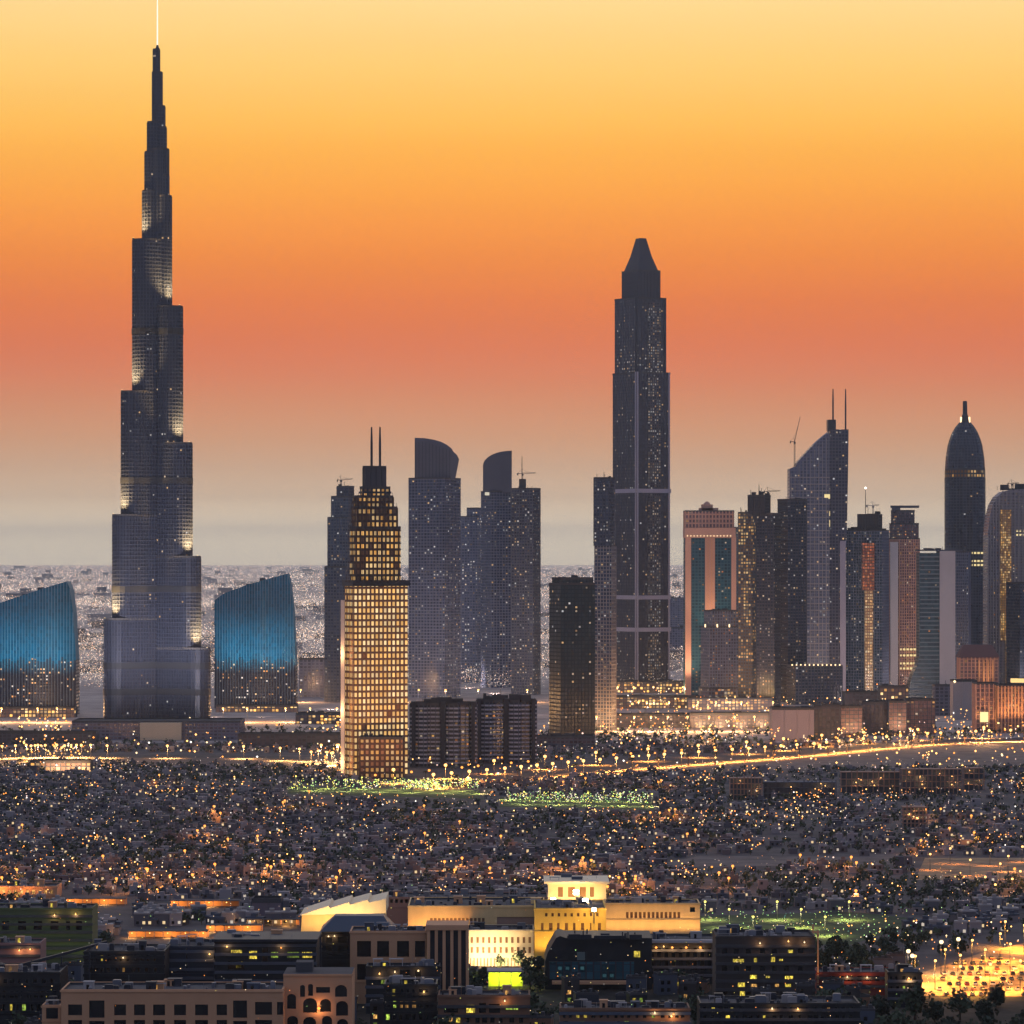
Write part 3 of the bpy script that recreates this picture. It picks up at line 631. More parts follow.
def pyramid():
    T = Tower('skyscraper', 'tall square tower crowned by a truncated pyramid, lit vertical fins', 641, 4868)
    g = glass('giant glass', C(44, 44, 56), lit=.05, tint=PALE, strength=1.0, frame=C(60, 60, 72), clump=.3, low=.25, rough=.3)
    lil = plain('giant fins', C(150, 146, 158), .6, .1); dk = plain('giant dark fins', C(50, 52, 64), .5, .1)
    w = (T.x(669.6)-T.x(613))
    body = turned(w, -.40, 30, T.x(641.3), 0); T.facade(body, None, 374, g, dk, 4.2, 4.2, band=.6, bout=.2, pier=.5, pout=.4)
    sh = turned(T.x(665.7)-T.x(615), -.40, 30, T.x(640.3), 0); T.facade(sh, 374, 299.6, g, dk, 4.2, 4.2, band=.6, bout=.2, pier=.5, pout=.4)
    bl = turned(T.x(660)-T.x(622), -.40, 30, T.x(641), 0); T.facade(bl, 299.6, 272, plain('giant stone', C(62, 60, 68), .7, .12), dk, 6, 5, band=.4, pier=.4)
    p0 = turned(T.x(658)-T.x(623.5), -.40, 30, T.x(641), 0); p1 = turned(T.x(645.8)-T.x(635.6), -.40, 30, T.x(641), 0)
    m = MB(); m.loft([(p0, T.z(272)), ([(q[0]*.45+r_[0]*.55, q[1]*.45+r_[1]*.55) for q, r_ in zip(p0, p1)], T.z(256.5)), (p1, T.z(238.5))], 5, 4); m.build('pyramid_crown', plain('giant stone', C(62, 60, 68)), T.e)
    for y in (491, 597, 629):                                # belt courses with crossed bracing
        m = MB(); m.ring(offset(body, -.1), offset(body, 1.1), T.z(y+2.2), T.z(y-1.8)); m.build('belt_course', lil, T.e)
    def fins(poly, y0, y1):
        n = len(poly)
        for i, fr in [(0, .02), (0, .96), (1, .28), (1, .55), (1, .97), (3, .98)]:
            a, c = Vector(poly[i]), Vector(poly[(i+1) % n]); q = a.lerp(c, fr); t = (c-a).normalized(); nn = Vector((t.y, -t.x))
            k = MB(); k.prism([tuple(v) for v in (q-t*.9+nn*1.4, q+t*.9+nn*1.4, q+t*.9, q-t*.9)], T.z(y0), T.z(y1)+1.2); k.build('fin', lil if y0 is None else dk, T.e)
    fins(body, None, 374); fins(sh, 374, 299.6)
    # the columns of small lit openings up the broad face
    gw = glass('window grid', C(40, 38, 46), lit=.55, tint=PALE, strength=.75, frame=C(50, 48, 58), mx=.26, my=.3, clump=.35, low=.3)
    a, c = Vector(body[0]), Vector(body[1]); t = (c-a).normalized(); nn = Vector((t.y, -t.x))
    for y0, y1 in ((None, 631), (627, 599), (595, 493), (488, 378)):
        q0, q1 = a.lerp(c, .33), a.lerp(c, .72); k = MB(); k.prism([tuple(v) for v in (q0+nn*.75, q1+nn*.75, q1+nn*.02, q0+nn*.02)], T.z(y0), T.z(y1), 3.3, 3.6); k.build('window_bay', gw, T.e)
    a, c = Vector(sh[0]), Vector(sh[1]); q0, q1 = a.lerp(c, .4), a.lerp(c, .8); k = MB(); k.prism([tuple(v) for v in (q0+nn*.75, q1+nn*.75, q1+nn*.02, q0+nn*.02)], T.z(372), T.z(303), 3.3, 3.6); k.build('window_bay', gw, T.e)
    for px in (616, 634, 652, 667): spot_light(T.e, (T.x(px), -60, 3), (T.x(px), -26, 55), 4.5e5, (1, .72, .48), 60, 2)
pyramid()

# ---------------------------------------------------------------- pink hotel with two teal panels
def pink_hotel():
    T = Tower('hotel', 'pink stone hotel with two tall teal glass panels and a domed top', 712, 4592, 'hotel')
    g = glass('hotel teal glass', C(26, 70, 88), lit=.07, strength=1.1, frame=C(34, 78, 94), rough=.25, metal=.3, clump=.3, low=.2)
    xa, xb = T.x(684.5), T.x(740); xm = T.x(732.5)
    body = [(xa, -20), (xm, -20), (xb, 14), (xb, 30), (xa, 30)]
    T.facade(body, None, 528, g, None, 4, 4)
    for p0, p1 in ((684.5, 690.3), (704.2, 714), (730.4, 735.2)):
        m = MB(); m.box(T.x(p0), T.x(p1), -21.6, -17, 0, T.z(537)); m.build('pilaster', M_pink, T.e)
    for p in (706.8, 710.5):
        m = MB(); m.box(T.x(p), T.x(p)+.8, -22.2, -21.5, 0, T.z(538)); m.build('rib', M_sand, T.e)
    m = MB(); m.box(xa-.5, xm+2.5, -22.6, 31, T.z(538), T.z(528)); m.build('cornice', M_pink, T.e)
    gt = glass('top storey panes', C(98, 78, 80), lit=.35, strength=.9, frame=C(150, 116, 108), mx=.25, my=.3)
    T.facade(rect(xa, T.x(733), -20, 28), 528, 511.5, gt, M_pink, 5.5, 4.2, band=.9, pier=1.0)
    m = MB()
    for a, c, y in ((699, 718, 508), (701.5, 712.5, 504.5)): m.box(T.x(a), T.x(c), -8, 10, T.z(512), T.z(y))
    m.loft([(circle(4.5, 12, T.x(707)), T.z(504.6)), (circle(3.6, 12, T.x(707)), T.z(503)), (circle(1.2, 12, T.x(707)), T.z(501.5))]); m.build('dome', M_pink, T.e)
    m = MB(); q = random.Random(2)
    for i in range(14): m.box(T.x(686+i*3.3), T.x(686+i*3.3)+1.5, -23.2, -22.6, T.z(536)-.8, T.z(536)+.9)
    m.build('cornice_light', light_mat('cornice glow', (1, .72, .4, 1), 1.1), T.e)
    spot_light(T.e, (T.x(686), -60, 4), (T.x(687), -21, 70), 4.2e5, (1, .62, .38), 60, 2); spot_light(T.e, (T.x(709), -60, 60), (T.x(709), -21, 130), 2.2e5, (1, .66, .42), 60, 2); spot_light(T.e, (T.x(735), -60, 4), (T.x(735), -15, 70), 2.4e5, (1, .62, .38), 60, 2)
pink_hotel()
T = Tower('apartment_tower', 'shorter mauve tower with a stepped lit top in front of the pink hotel', 720, 4400)
gL = glass('mauve glass', C(80, 74, 84), lit=.09, strength=1.1, frame=C(104, 96, 104), low=.25)
T.facade(T.t(701, 740, -.2, 20), None, 627, gL, M_fin, 3.8, 3.4, band=.5, pier=.9); T.facade(T.t(704.5, 738, -.2, 20), 627, 611, gL, M_fin, 3.8, 3.4, band=.5, pier=.9)
T.facade(T.t(699, 742, -.2, 20), None, 688, glass('shop panes', C(96, 80, 84), lit=.5, strength=1.4, frame=C(120, 100, 98)), M_fin, 4.2, 4)
T.clutter(706, 736, 611, 8, 4, 31)
for px in (704, 716, 728, 738):
    m = MB(); m.box(T.x(px), T.x(px)+1.3, -17.2, -15, T.z(627), T.z(624)); m.build('terrace_lamp', L_wm, T.e)

def yellow_tower():
    T = Tower('apartment_tower', 'unfinished tower with yellow work lights up one open side', 748, 4345)
    g = glass('work lit floors', C(86, 72, 60), lit=.5, tint=GOLD, strength=1.5, frame=C(96, 80, 66), clump=.5, mx=.18, my=.25)
    T.facade(T.t(738, 757.5, .3, 25), None, 513, g, M_concd, 3.8, 3.2, band=.9, pier=.8, pout=.3); T.clutter(739, 756, 513, 8, 4, 12)
yellow_tower()
def dark_pair():
    T = Tower('apartment_tower', 'dark tower with a ragged unfinished crown beside the yellow work lights', 768, 4300)
    g = G_grey('dark pair glass', .13, (48, 48, 58), strength=1.2, low=.05)
    T.facade(T.t(756, 781, .3, 22), None, 514, g, M_dark, 3.8, 3.4, band=.6, pier=.5); T.facade(T.t(747.5, 771, .3, 22), 514, 496, plain('crown wrap', C(56, 56, 66), .8), M_dsteel, 3.8, 3.4, band=.6, pier=.4)
    T.clutter(749, 770, 496, 12, 7, 14); T.mast(759, 496, 484, .9)
    tower_crane('small crane on the ragged crown beside the yellow work lit tower', 768, 4300, 496, 492, 14, -5)
    T = Tower('apartment_tower', 'flat topped dark tower pressed against the arc topped tower', 792, 4500)
    T.facade(T.t(778, 806.5, -.3, 22), None, 500, G_grey('dark flat glass', .09, (42, 44, 56), strength=1.1, low=.06), M_dark, 3.8, 3.6, band=.6, pier=.5); T.clutter(780, 804, 500, 5, 3, 15)
dark_pair()
def arc_tower():
    T = Tower('skyscraper', 'tower with an arc swept top rising to a dark slab and two thin masts', 818, 4700)
    s = T.d/F
    g = G_grey('arc tower glass', .08, (78, 80, 92), strength=1.5, rough=.3)
    arc = [(788, None), (828.5, None), (828.5, 431.5)]+[(796+32.5*k/6, 463-31.5*(k/6*.72+.28*math.sin(math.pi/2*k/6))) for k in (5, 4, 3, 2, 1, 0)]+[(794, 467), (788.5, 469)]
    pts = [(T.x(a), T.z(c)) for a, c in arc]
    m = MB(); m.profile(pts, -20, 20, 4, 4.2); m.build('glazing', g, T.e)
    m = MB(); z = 8
    while z < T.z(475): m.box(T.x(788)-.3, T.x(828.3), -20.5, -19.9, z-.5, z+.5); z += 8.4
    x = T.x(790)
    for k in range(10):
        px = 790+k*3.9; yy = 470 if px < 797 else 463-31.5*((px-796)/32.5)
        m.box(T.x(px)-.35, T.x(px)+.35, -20.7, -19.8, 0, T.z(yy+4))
    m.build('cladding', M_conc, T.e)
    sl_ = [(828.5, None), (842, None), (846.5, 470), (847, 430), (828.5, 430)]
    m = MB(); m.profile([(T.x(a), T.z(c)) for a, c in sl_], -23, 17, 4, 4.2); m.build('edge_slab', G_grey('slab glass', .07, (44, 44, 56), strength=1.6), T.e)
    m = MB(); m.box(T.x(827), T.x(835), -14, 8, T.z(431), T.z(420)); m.build('plant_room', M_dsteel, T.e)
    T.mast(833, 421, 389, 2.2); T.mast(845.6, 431, 389, 2.2)
    m = MB(); m.box(T.x(838.3), T.x(844), -26, -22.5, 0, T.z(541)); m.build('pillar', plain('white pillar', C(150, 142, 150), .7, .1), T.e)
    for px, y0, y1 in ((823, 498, 494.5), (827, 499, 494.5), (828, 516, 511.5), (828, 527, 520), (829, 530, 526)):
        m = MB(); m.box(T.x(px), T.x(px)+6, -20.9, -20.6, T.z(y0), T.z(y1)); m.build('lit_floor', light_mat('office light', (1, .78, .36, 1), 1.0), T.e)
    tower_crane('luffing crane leaning over the arc swept tower top', 794.6, 4690, 467, 442, 7, -6, luff=417)
arc_tower()
T = Tower('office_block', 'dark squat block with lamps along its roof below the arc swept tower', 815, 4434, 'office block')
T.facade(T.t(787.5, 842, -.12, 16), None, 666, G_grey('squat block glass', .06, (44, 48, 60), strength=1.4), M_dark, 3.8, 4, band=.5, pier=.4)
for i in range(12):
    m = MB(); m.octa((T.x(791+i*4.3), -19, T.z(665)+.6), 1.1); m.build('roof_lamp', L_wm, T.e)

def strip_tower():
    T = Tower('apartment_tower', 'tower with a glowing orange to white strip up its middle and rooftop rigs', 866, 4761)
    g = G_grey('strip tower glass', .1, (60, 72, 80), strength=1.3)
    T.facade(T.t(845, 889.5, .2, 18), None, 531, g, M_fin, 3.8, 3.4, band=.8, pier=.6)
    T.facade(T.t(857, 882.5, .2, 18), 531, 515, plain('rig wrap', C(60, 62, 72), .8), M_dsteel, 4, 3.4, band=.5, pier=.4)
    gs = glass('orange strip', C(150, 84, 56), lit=.8, tint=[C(255, 150, 90), C(255, 128, 66), C(255, 170, 110), C(255, 140, 96)], strength=.8, frame=C(112, 72, 60), mx=.14, my=.2, clump=.2)
    gw = glass('pale strip', C(200, 160, 110), lit=.9, tint=[C(255, 220, 160), C(255, 205, 140), C(255, 235, 190), C(255, 196, 120)], strength=1.1, frame=C(160, 110, 76), mx=.14, my=.2, clump=.1)
    for a, c, y0, y1, gg in ((860.5, 872.5, 590, 543, gs), (863, 871, None, 590, gw)):
        k = MB(); k.prism(rect(T.x(a), T.x(c), -27.5, -17), T.z(y0), T.z(y1), 3, 3.8); k.build('light_strip', gg, T.e)
    T.clutter(847, 888, 531, 14, 6, 16); T.clutter(858, 881, 515, 10, 6, 17); T.mast(865.5, 515, 488, .9)
    tower_crane('crane rig on the tower with the glowing strip', 873, 4761, 515, 506, 8, -9, M_steel)
    k = MB(); k.octa((T.x(865.5), -1, T.z(488)), 1.8); k.build('mast_lamp', L_wh, T.e)
strip_tower()
def hammer_tower():
    T = Tower('apartment_tower', 'pinkish tower topped by a flat hammer shaped arm', 903, 4900)
    g = glass('rosy glass', C(104, 80, 82), lit=.12, strength=1.3, frame=C(128, 98, 96), low=.1)
    T.facade(T.t(889, 919, -.3, 22), None, 539, g, M_pink, 3.9, 3.4, band=.8, pier=.9); T.facade(T.t(890, 918, -.3, 22), 539, 524, g, M_concd, 3.9, 3.4)
    T.facade(T.t(891.5, 914, -.3, 22), 524, 511, glass('rosy crown', C(92, 80, 84), lit=.03), M_concd, 3.9, 3.4)
    m = MB(); m.box(T.x(892), T.x(900), -5, 5, T.z(512), T.z(508)); m.box(T.x(890.5), T.x(919), -2.2, 2.2, T.z(508), T.z(505.5)); m.build('roof_arm', M_concd, T.e)
    m = MB(); m.box(T.x(889), T.x(896.5), -21, -14, 0, T.z(542)); m.build('blank_wall', M_pale, T.e)
    k = MB()
    for y in (649, 655, 663, 668):
        for i in range(5): k.box(T.x(898+i*3.6), T.x(898+i*3.6)+2.6, -20.6, -13, T.z(y)-1.2, T.z(y)+1.2)
    k.build('lit_floor', light_mat('office light', (1, .78, .36, 1), 1.0), T.e)
hammer_tower()
def flared():
    T = Tower('office_tower', 'teal banded office tower flaring at its foot beside a blank pale wall', 936, 4520)
    g = glass('banded teal glass', C(40, 66, 72), lit=.03, strength=1.0, frame=C(52, 78, 84), rough=.3, mx=.02, my=.1)
    pr = [(906.5, None), (938, None), (938, 553), (918, 553), (918, 655), (916, 665), (912, 673), (908.5, 684), (906.5, 697)]
    m = MB(); m.profile([(T.x(a), T.z(c)) for a, c in pr], -16, 20, 4, 4); m.build('glazing', g, T.e)
    m = MB(); z = 4
    while z < T.z(556):
        xl = 918 if z > T.z(655) else 906.5+max(0, 11.5*(z/T.z(655))**1.6)
        m.box(T.x(xl)-.3, T.x(938)-.1, -16.7, -15.8, z, z+1.5); z += 5.2
    m.build('cladding', plain('band metal', C(112, 124, 128), .5, .1), T.e)
    m = MB(); m.box(T.x(938), T.x(953.5), -19, 20, 0, T.z(551)); m.build('blank_wall', M_pale, T.e)
    m = MB(); m.box(T.x(917), T.x(961), -17, 18, T.z(552.8)+2.2, T.z(549.5)); m.build('parapet', M_concd, T.e); T.clutter(919, 952, 549.5, 8, 2.5, 18)
    T2 = Tower('office_tower', 'slim grey finned tower behind the blank pale wall, a lit band at top', 961, 4700)
    T2.facade(T2.t(952, 971, .2, 20), None, 552, G_grey('fin tower glass', .03, (76, 80, 90)), M_fin, 4, 2.6, band=0, pier=.7, pout=.7)
flared()
def bullet():
    T = Tower('skyscraper', 'bullet shaped dark glass tower with a lit ring under its pointed dome', 965, 5000)
    g = glass('bullet glass', C(36, 42, 56), lit=.02, tint=PALE, strength=1.2, frame=C(46, 54, 68), rough=.18, metal=.3)
    s = T.d/F; r = 20.2*s; c = circle(r, 28)
    fin = plain('bullet fins', C(52, 60, 74), .4, .1, metal=.4)
    T.facade(c, None, 478, g, fin, 4, 4.53, band=.35, bout=.15, pier=.45, pout=.4, every=2, cap=False)
    T.facade(circle(r*.985, 28), 478, 470, glass('ring panes', C(120, 84, 40), lit=.8, tint=GOLD, strength=1.3, frame=C(60, 48, 40), mx=.2, my=.25), fin, 5.4, 4.5, band=.8, pier=.5)
    rings = [(circle(r*k, 28), T.z(y)) for k, y in ((.98, 470), (.94, 458), (.85, 446), (.75, 439), (.62, 432.5), (.46, 427), (.27, 422.5))]
    m = MB(); m.loft(rings, 4.5, 4); m.build('dome', g, T.e)
    m = MB()
    for i in range(0, 28, 2):
        for (p, z), (q, z2) in zip(rings, rings[1:]): m.bar((p[i][0]*1.004, p[i][1]*1.004, z), (q[i][0]*1.004, q[i][1]*1.004, z2), .7)
    m.build('rib', fin, T.e)
    m = MB(); m.loft([(circle(5*s, 10), T.z(424)), (circle(3.6*s, 10), T.z(417)), (circle(2.4*s, 10), T.z(414)), (circle(2.2*s, 10), T.z(402)), (circle(1.8*s, 10), T.z(401))]); m.build('finial', M_dsteel, T.e)
    for dx in (-4.2, 4.2):
        m = MB(); m.box(dx*s-1, dx*s+1, -3, -1, T.z(424), T.z(417)); m.build('finial_lamp', L_wm, T.e)
    m = MB()
    for y in (553, 561, 565):
        for i in range(4): m.box(T.x(968+i*3.6), T.x(968+i*3.6)+2.9, -r+ .2+abs(i-.4)*1.2, -r+6, T.z(y)-1.3, T.z(y)+1.3)
    m.build('lit_floor', light_mat('office light', (1, .78, .36, 1), 1.0), T.e)
bullet()
def pleated():
    T = Tower('apartment_tower', 'pale pleated tower with a rounded shoulder and a golden lit strip', 1010, 4800)
    g = glass('pleat glass', C(104, 98, 104), lit=.06, strength=1.3, frame=C(136, 126, 130), mx=.1, my=.2)
    pr = [(985, None), (1052, None), (1052, 488), (1010, 490), (1001, 492), (995, 497), (990.5, 505), (987.5, 517), (985.5, 535)]
    m = MB(); m.profile([(T.x(a), T.z(c)) for a, c in pr], -22, 24, 3.6, 4); m.build('glazing', g, T.e)
    m = MB(); tops = [(985.5, 535), (988, 517), (990.5, 506), (993.5, 499.5), (996.5, 496)]+[(1000+i*4, 491.5) for i in range(13)]
    for i, (a, y) in enumerate(tops): m.box(T.x(a), T.x(a)+1.3, -24.2, -21.8, 0, T.z(y)+.6)
    z = 6
    while z < T.z(500): m.box(T.x(998), T.x(1052), -22.8, -21.9, z, z+.8); z += 4
    m.build('cladding', M_conc, T.e)
    gs = glass('golden strip', C(180, 130, 70), lit=.72, tint=GOLD, strength=1.3, frame=C(140, 100, 62), clump=.4, mx=.12, my=.16)
    k = MB(); k.prism(rect(T.x(998), T.x(1008.5), -26, -18), T.z(640), T.z(510), 2.4, 3.2); k.build('light_strip', gs, T.e)
    k = MB(); k.prism(rect(T.x(1003.5), T.x(1010), -26.5, -18), 0, T.z(640), 2.4, 3.2); k.build('light_strip', gs, T.e)
    k = MB()
    for y in (531, 535): 
        for i in range(4): k.box(T.x(1014+i*3), T.x(1014+i*3)+2.2, -22.7, -21.5, T.z(y)-1.1, T.z(y)+1.1)
    k.build('lit_floor', light_mat('office light', (1, .78, .36, 1), 1.0), T.e)
    T.clutter(996, 1040, 490, 22, 9, 19, dep=16)
    tower_crane('short crane among clutter on the pale pleated tower', 1012, 4800, 490, 484, 9, -6)
    T2 = Tower('office_tower', 'plain dark glass slab in front of the pale pleated tower', 1020, 4640)
    T2.facade(T2.t(1007.5, 1040, -.3, 20), None, 583, G_grey('plain slab glass', .015, (56, 62, 74)), M_dark, 4, 4, band=.3, pier=.3)
    m = MB(); m.box(T2.x(1009), T2.x(1040), -24, -14, T2.z(682), T2.z(678)); m.build('canopy_light', light_mat('canopy glow', (1, .66, .25, 1), 1.3), T2.e)
pleated()

# ---------------------------------------------------------------- ground lights added to pale the tower feet like mist
def wash(label, px, d, target_py, power, col=(1, .78, .72), dist=230, size=80):
    power *= .42
    e = empty('added_ground_light', (X(px, d), d-dist, 0), label, 'floodlight', 'added ground lights at the feet of the towers')
    m = MB(); m.box(-.8, .8, -.5, .5, 0, .9); m.build('housing', M_dark, e)
    m = MB(); m.box(-.7, .7, -.4, .4, .9, 1.0); m.build('lens', L_wm, e)
    spot_light(e, (0, 0, 2.2), (0, dist, Z(target_py, d)), power, col, size, 2)
for px, d, ty, pw in ((132, 3850, 590, 2.6e6), (150, 3850, 570, 2.8e6), (166, 3850, 570, 2.8e6), (184, 3850, 590, 2.6e6), (30, 4124, 690, 1.6e5), (62, 4124, 690, 1.6e5), (230, 4290, 690, 1.6e5), (275, 4290, 690, 1.6e5),
                      (340, 4490, 670, 1.2e6), (420, 4640, 660, 1.5e6), (448, 4640, 660, 1.5e6), (470, 5190, 650, 1.2e6), (496, 4990, 660, 1.5e6), (526, 4740, 665, 1.5e6), (720, 4390, 680, 6e5), (748, 4335, 680, 6e5),
                      (768, 4290, 680, 8e5), (792, 4490, 670, 8e5), (866, 4750, 670, 8e5), (903, 4890, 670, 9e5), (925, 4500, 670, 6e5), (946, 4490, 660, 5e5), (965, 4990, 640, 8e5), (1010, 4790, 640, 8e5), (815, 4690, 640, 8e5)):
    wash('added warm ground light facing the foot of a tower' if d != 3850 else 'added pale ground light facing the foot of the tallest tower', px, d, ty, pw, **(dict(dist=175, col=(1, .9, .9)) if d == 3850 else {}))

# ================================================================== low blocks along the feet of the towers
LOW = dict(
    shop=glass('shop front', C(96, 76, 72), lit=.55, tint=GOLD+[C(255, 236, 200)], strength=4.0, frame=C(124, 96, 88), mx=.16, my=.22, clump=.4, rough=.5),
    dim=glass('dim block', C(74, 66, 74), lit=.16, strength=1.2, frame=C(104, 90, 94), mx=.18, my=.24, rough=.4),
    rose=glass('rose block', C(108, 84, 84), lit=.10, strength=1.2, frame=C(134, 106, 102), mx=.2, my=.25, rough=.5),
    plum=glass('plum block', C(58, 52, 64), lit=.05, strength=1.1, frame=C(78, 70, 80), mx=.12, my=.2, rough=.4))
def low(name, label, p0, p1, y, d, dep=24, kind='dim', clad=None, fh=3.8, bay=4.2, cat='building', clutter=6, band=.7, pier=.7, wash=None):
    T = Tower(name, label, (p0+p1)/2, d, cat)
    T.facade(rect(T.x(p0), T.x(p1), 0, dep), None, y, LOW[kind] if isinstance(kind, str) else kind, clad or M_concd, fh, bay, band=band, pier=pier)
    if clutter: T.clutter(p0+1, p1-1, y, clutter, 3.5, int(p0*7+y), dep=8).location.y = dep/2
    if wash:
        for k in range(wash[0]):
            x = T.x(p0+(p1-p0)*(k+.5)/wash[0]); spot_light(T.e, (x, -14, 1.5), (x, 0, T.z(y)*.7), wash[1], (1, .6, .3), 100, 1)
    return T
low('parade_block', 'parade of lit shops under the first teal block by the edge of the view', -10, 75, 708, 4060, 20, 'shop', fh=4, clutter=0)
low('parade_block', 'parade of lit shops under the second teal block', 216, 297, 706, 4200, 20, 'shop', fh=4, clutter=0)
low('parade_block', 'lit arcade between the second teal block and the gold lit tower', 296, 345, 714, 3900, 24, 'shop', fh=3.2)
low('warehouse', 'long dark shed in front of the second teal block', 238, 340, 735, 3400, 30, 'plum', fh=3, band=.3)
low('warehouse', 'long dark shed near the edge of the view, before the first teal block', -20, 96, 733, 3480, 26, 'plum', fh=3, band=.3)
low('warehouse', 'amber lit shed on the west road near the tallest tower', 30, 90, 762, 3040, 20, 'shop', wash=(4, 4e4))
low('market_hall', 'upper tier of bright shops at the foot of the pyramid topped giant', 614, 690, 682, 4800, 26, 'shop', fh=4, clutter=10)
low('market_hall', 'middle tier of bright shops below the pyramid topped giant', 616, 700, 697, 4300, 26, 'shop', fh=3.6, clutter=10)
low('market_hall', 'lowest tier of bright shops below the pyramid topped giant, behind trees', 612, 690, 715, 3820, 26, 'dim', fh=3.4, clutter=10)
low('market_hall', 'upper tier of bright shops at the foot of the pink hotel', 688, 772, 699, 4260, 26, 'shop', fh=3.4, clutter=10)
low('market_hall', 'lower tier of bright shops below the pink hotel, behind trees', 690, 772, 714, 3800, 26, 'dim', fh=3.4, clutter=10, wash=(4, 4e4))
low('store_hall', 'plain beige windowless hall beside the boulevard', 772, 814, 709, 3540, 34, plain('beige cladding', C(146, 134, 138), .9, .06), M_pale, 40, 12, 'hall', 3, 0, .15)
low('store_hall', 'narrow plum hall wedged beside the plain beige windowless hall', 814.4, 822, 707, 3560, 30, 'plum', clutter=2)
low('apartment_block', 'dark plum block second along from the plain beige hall', 822, 841, 706, 3560, 30, 'plum')
low('apartment_block', 'rosy block with lamps on its front below the dark squat block', 841, 862, 707, 3600, 26, 'rose', wash=(2, 3e4))
low('apartment_block', 'wide dark block below the tower with the glowing strip', 862, 890, 703, 3650, 26, 'plum', clutter=10)
low('apartment_block', 'low peaked roof block at the foot of the tower with the glowing strip', 845, 888, 693, 4300, 26, 'plum', clutter=12)
low('apartment_block', 'lamp speckled block at the foot of the pinkish hammer topped tower', 880, 908, 687, 4250, 24, 'shop', fh=4.2)
low('apartment_block', 'mauve block with pale lit stair columns below the hammer topped tower', 889, 906, 702, 3640, 24, 'rose', wash=(2, 3e4))
low('apartment_block', 'dark rosy block at the flared foot of the teal banded tower', 906, 935, 700, 3660, 24, 'rose', clutter=9)
low('office_block', 'grey banded low block below the blank pale wall', 935, 953, 686, 4100, 24, G_grey('banded low glass', .02, (78, 78, 86)), M_fin, 4, 5)
T = low('office_block', 'plain pale cube with a lamp at its roof corner beside the arched hall', 953, 977, 681, 4000, 26, plain('cube render', C(150, 142, 140), .9, .06), M_pale, 30, 10, 'office block', 0, 0, .1)
m = MB(); m.octa((T.x(954.5), -1.4, T.z(681.5)), 1.6); m.build('roof_lamp', L_wm, T.e)
def pitched():
    T = Tower('hall', 'rosy hall with a hipped roof and pilasters beside the pale cube', 979, 4250, 'hall')
    T.facade(rect(T.x(960), T.x(998), 0, 30), None, 657, LOW['rose'], M_pink, 4.2, 4.4, band=.6, pier=1.0, cap=False)
    x0, x1 = T.x(958.5), T.x(999.5); z0, z1 = T.z(657.5), T.z(645)
    m = MB(); m.loft([(rect(x0, x1, -2, 32), z0), (rect(x0+7, x1-7, 9, 21), z1)]); m.build('roof', plain('hip roof', C(96, 72, 72), .9, .12), T.e)
    for k in range(4):
        m = MB(); x = T.x(979+k*4.6); m.box(x-.9, x+.9, -2.4, -.3, 0, T.z(660)); m.build('pilaster', M_sand, T.e)
    spot_light(T.e, (T.x(986), -16, 14), (T.x(986), 0, 70), 7e4, (1, .62, .32), 50, 1.2)
    T = Tower('hall', 'amber lit hall with tall pilasters and a glowing doorway by the boulevard', 987, 3720, 'hall')
    T.facade(rect(T.x(976), T.x(998), 0, 30), None, 684, LOW['rose'], M_pink, 4.4, 4.4, band=.4, pier=1.1)
    m = MB(); m.box(T.x(980), T.x(988), -2, 4, T.z(722), T.z(712)); m.build('doorway', light_mat('door glow', (1, .72, .32, 1), 1.5), T.e)
    for p in (977.5, 983, 991, 996.5): spot_light(T.e, (T.x(p), -10, 3), (T.x(p), 0, 30), 2e4, (1, .55, .24), 60, 1)
    T = Tower('hall', 'wide orange columned hall at the edge of the view by the boulevard', 1022, 3700, 'hall')
    T.facade(rect(T.x(998.5), T.x(1050), 3, 36), None, 686, LOW['rose'], M_sand, 5, 3.4, band=.4, pier=1.5, pout=1.2)
    for p in (1000, 1006, 1012, 1018, 1024, 1032): spot_light(T.e, (T.x(p), -12, 6), (T.x(p), 3, 40), 2.2e4, (1, .52, .22), 80, 1)
pitched()

# open concrete frames on the sand beyond the houses
def frame_building(label, p0, p1, y0, y1, nb, nf, seed, col, lamps=4, fill=.3):
    d = D(y1); T = Tower('concrete_frame', label, (p0+p1)/2, d, 'unfinished building', 'open concrete frames')
    x0, x1, h = T.x(p0), T.x(p1), T.z(y0); dep = 14; q = random.Random(seed)
    for k in range(nf+1):
        m = MB(); m.box(x0, x1, 0, dep, h*k/nf-.45+(.47 if k == 0 else 0), h*k/nf+.05*(k == 0)+.0*(k)); m.build('slab', col, T.e)
    for i in range(nb+1):
        x = x0+(x1-x0)*i/nb
        m = MB(); m.box(x-.35, x+.35, -.3, .4, 0, h+q.choice((0, 0, .8, 1.6))); m.build('column', col, T.e)
    m = MB()
    for k in range(nf):
        for i in range(nb):
            if q.random() < fill: a = x0+(x1-x0)*i/nb+.4; m.box(a, a+(x1-x0)/nb-.8, 4, 5, h*k/nf+.1, h*(k+1)/nf-.5)
    m.box(x0+.5, x1-.5, 4.4, dep-.5, .1, h*.97); m.build('partition', M_concd, T.e)
    for i in range(lamps):
        x = q.uniform(x0+2, x1-2); z = q.uniform(.3, .9)*h; m = MB(); m.octa((x, 1.0, z), .45); o = m.build('work_lamp', L_am, T.e); 
        point_light(o, (x, .6, z), 900, (1, .55, .22), .5)
    return T
M_fr = plain('frame concrete', C(150, 116, 98), .9, .15)
frame_building('long open concrete frame, low and dark, nearest the pink hotel', 730, 762, 778, 800, 9, 4, 1, M_fr, 4)
frame_building('dim open concrete frame between two longer ones', 764, 836, 782, 799, 18, 3, 2, M_concd, 5, .6)
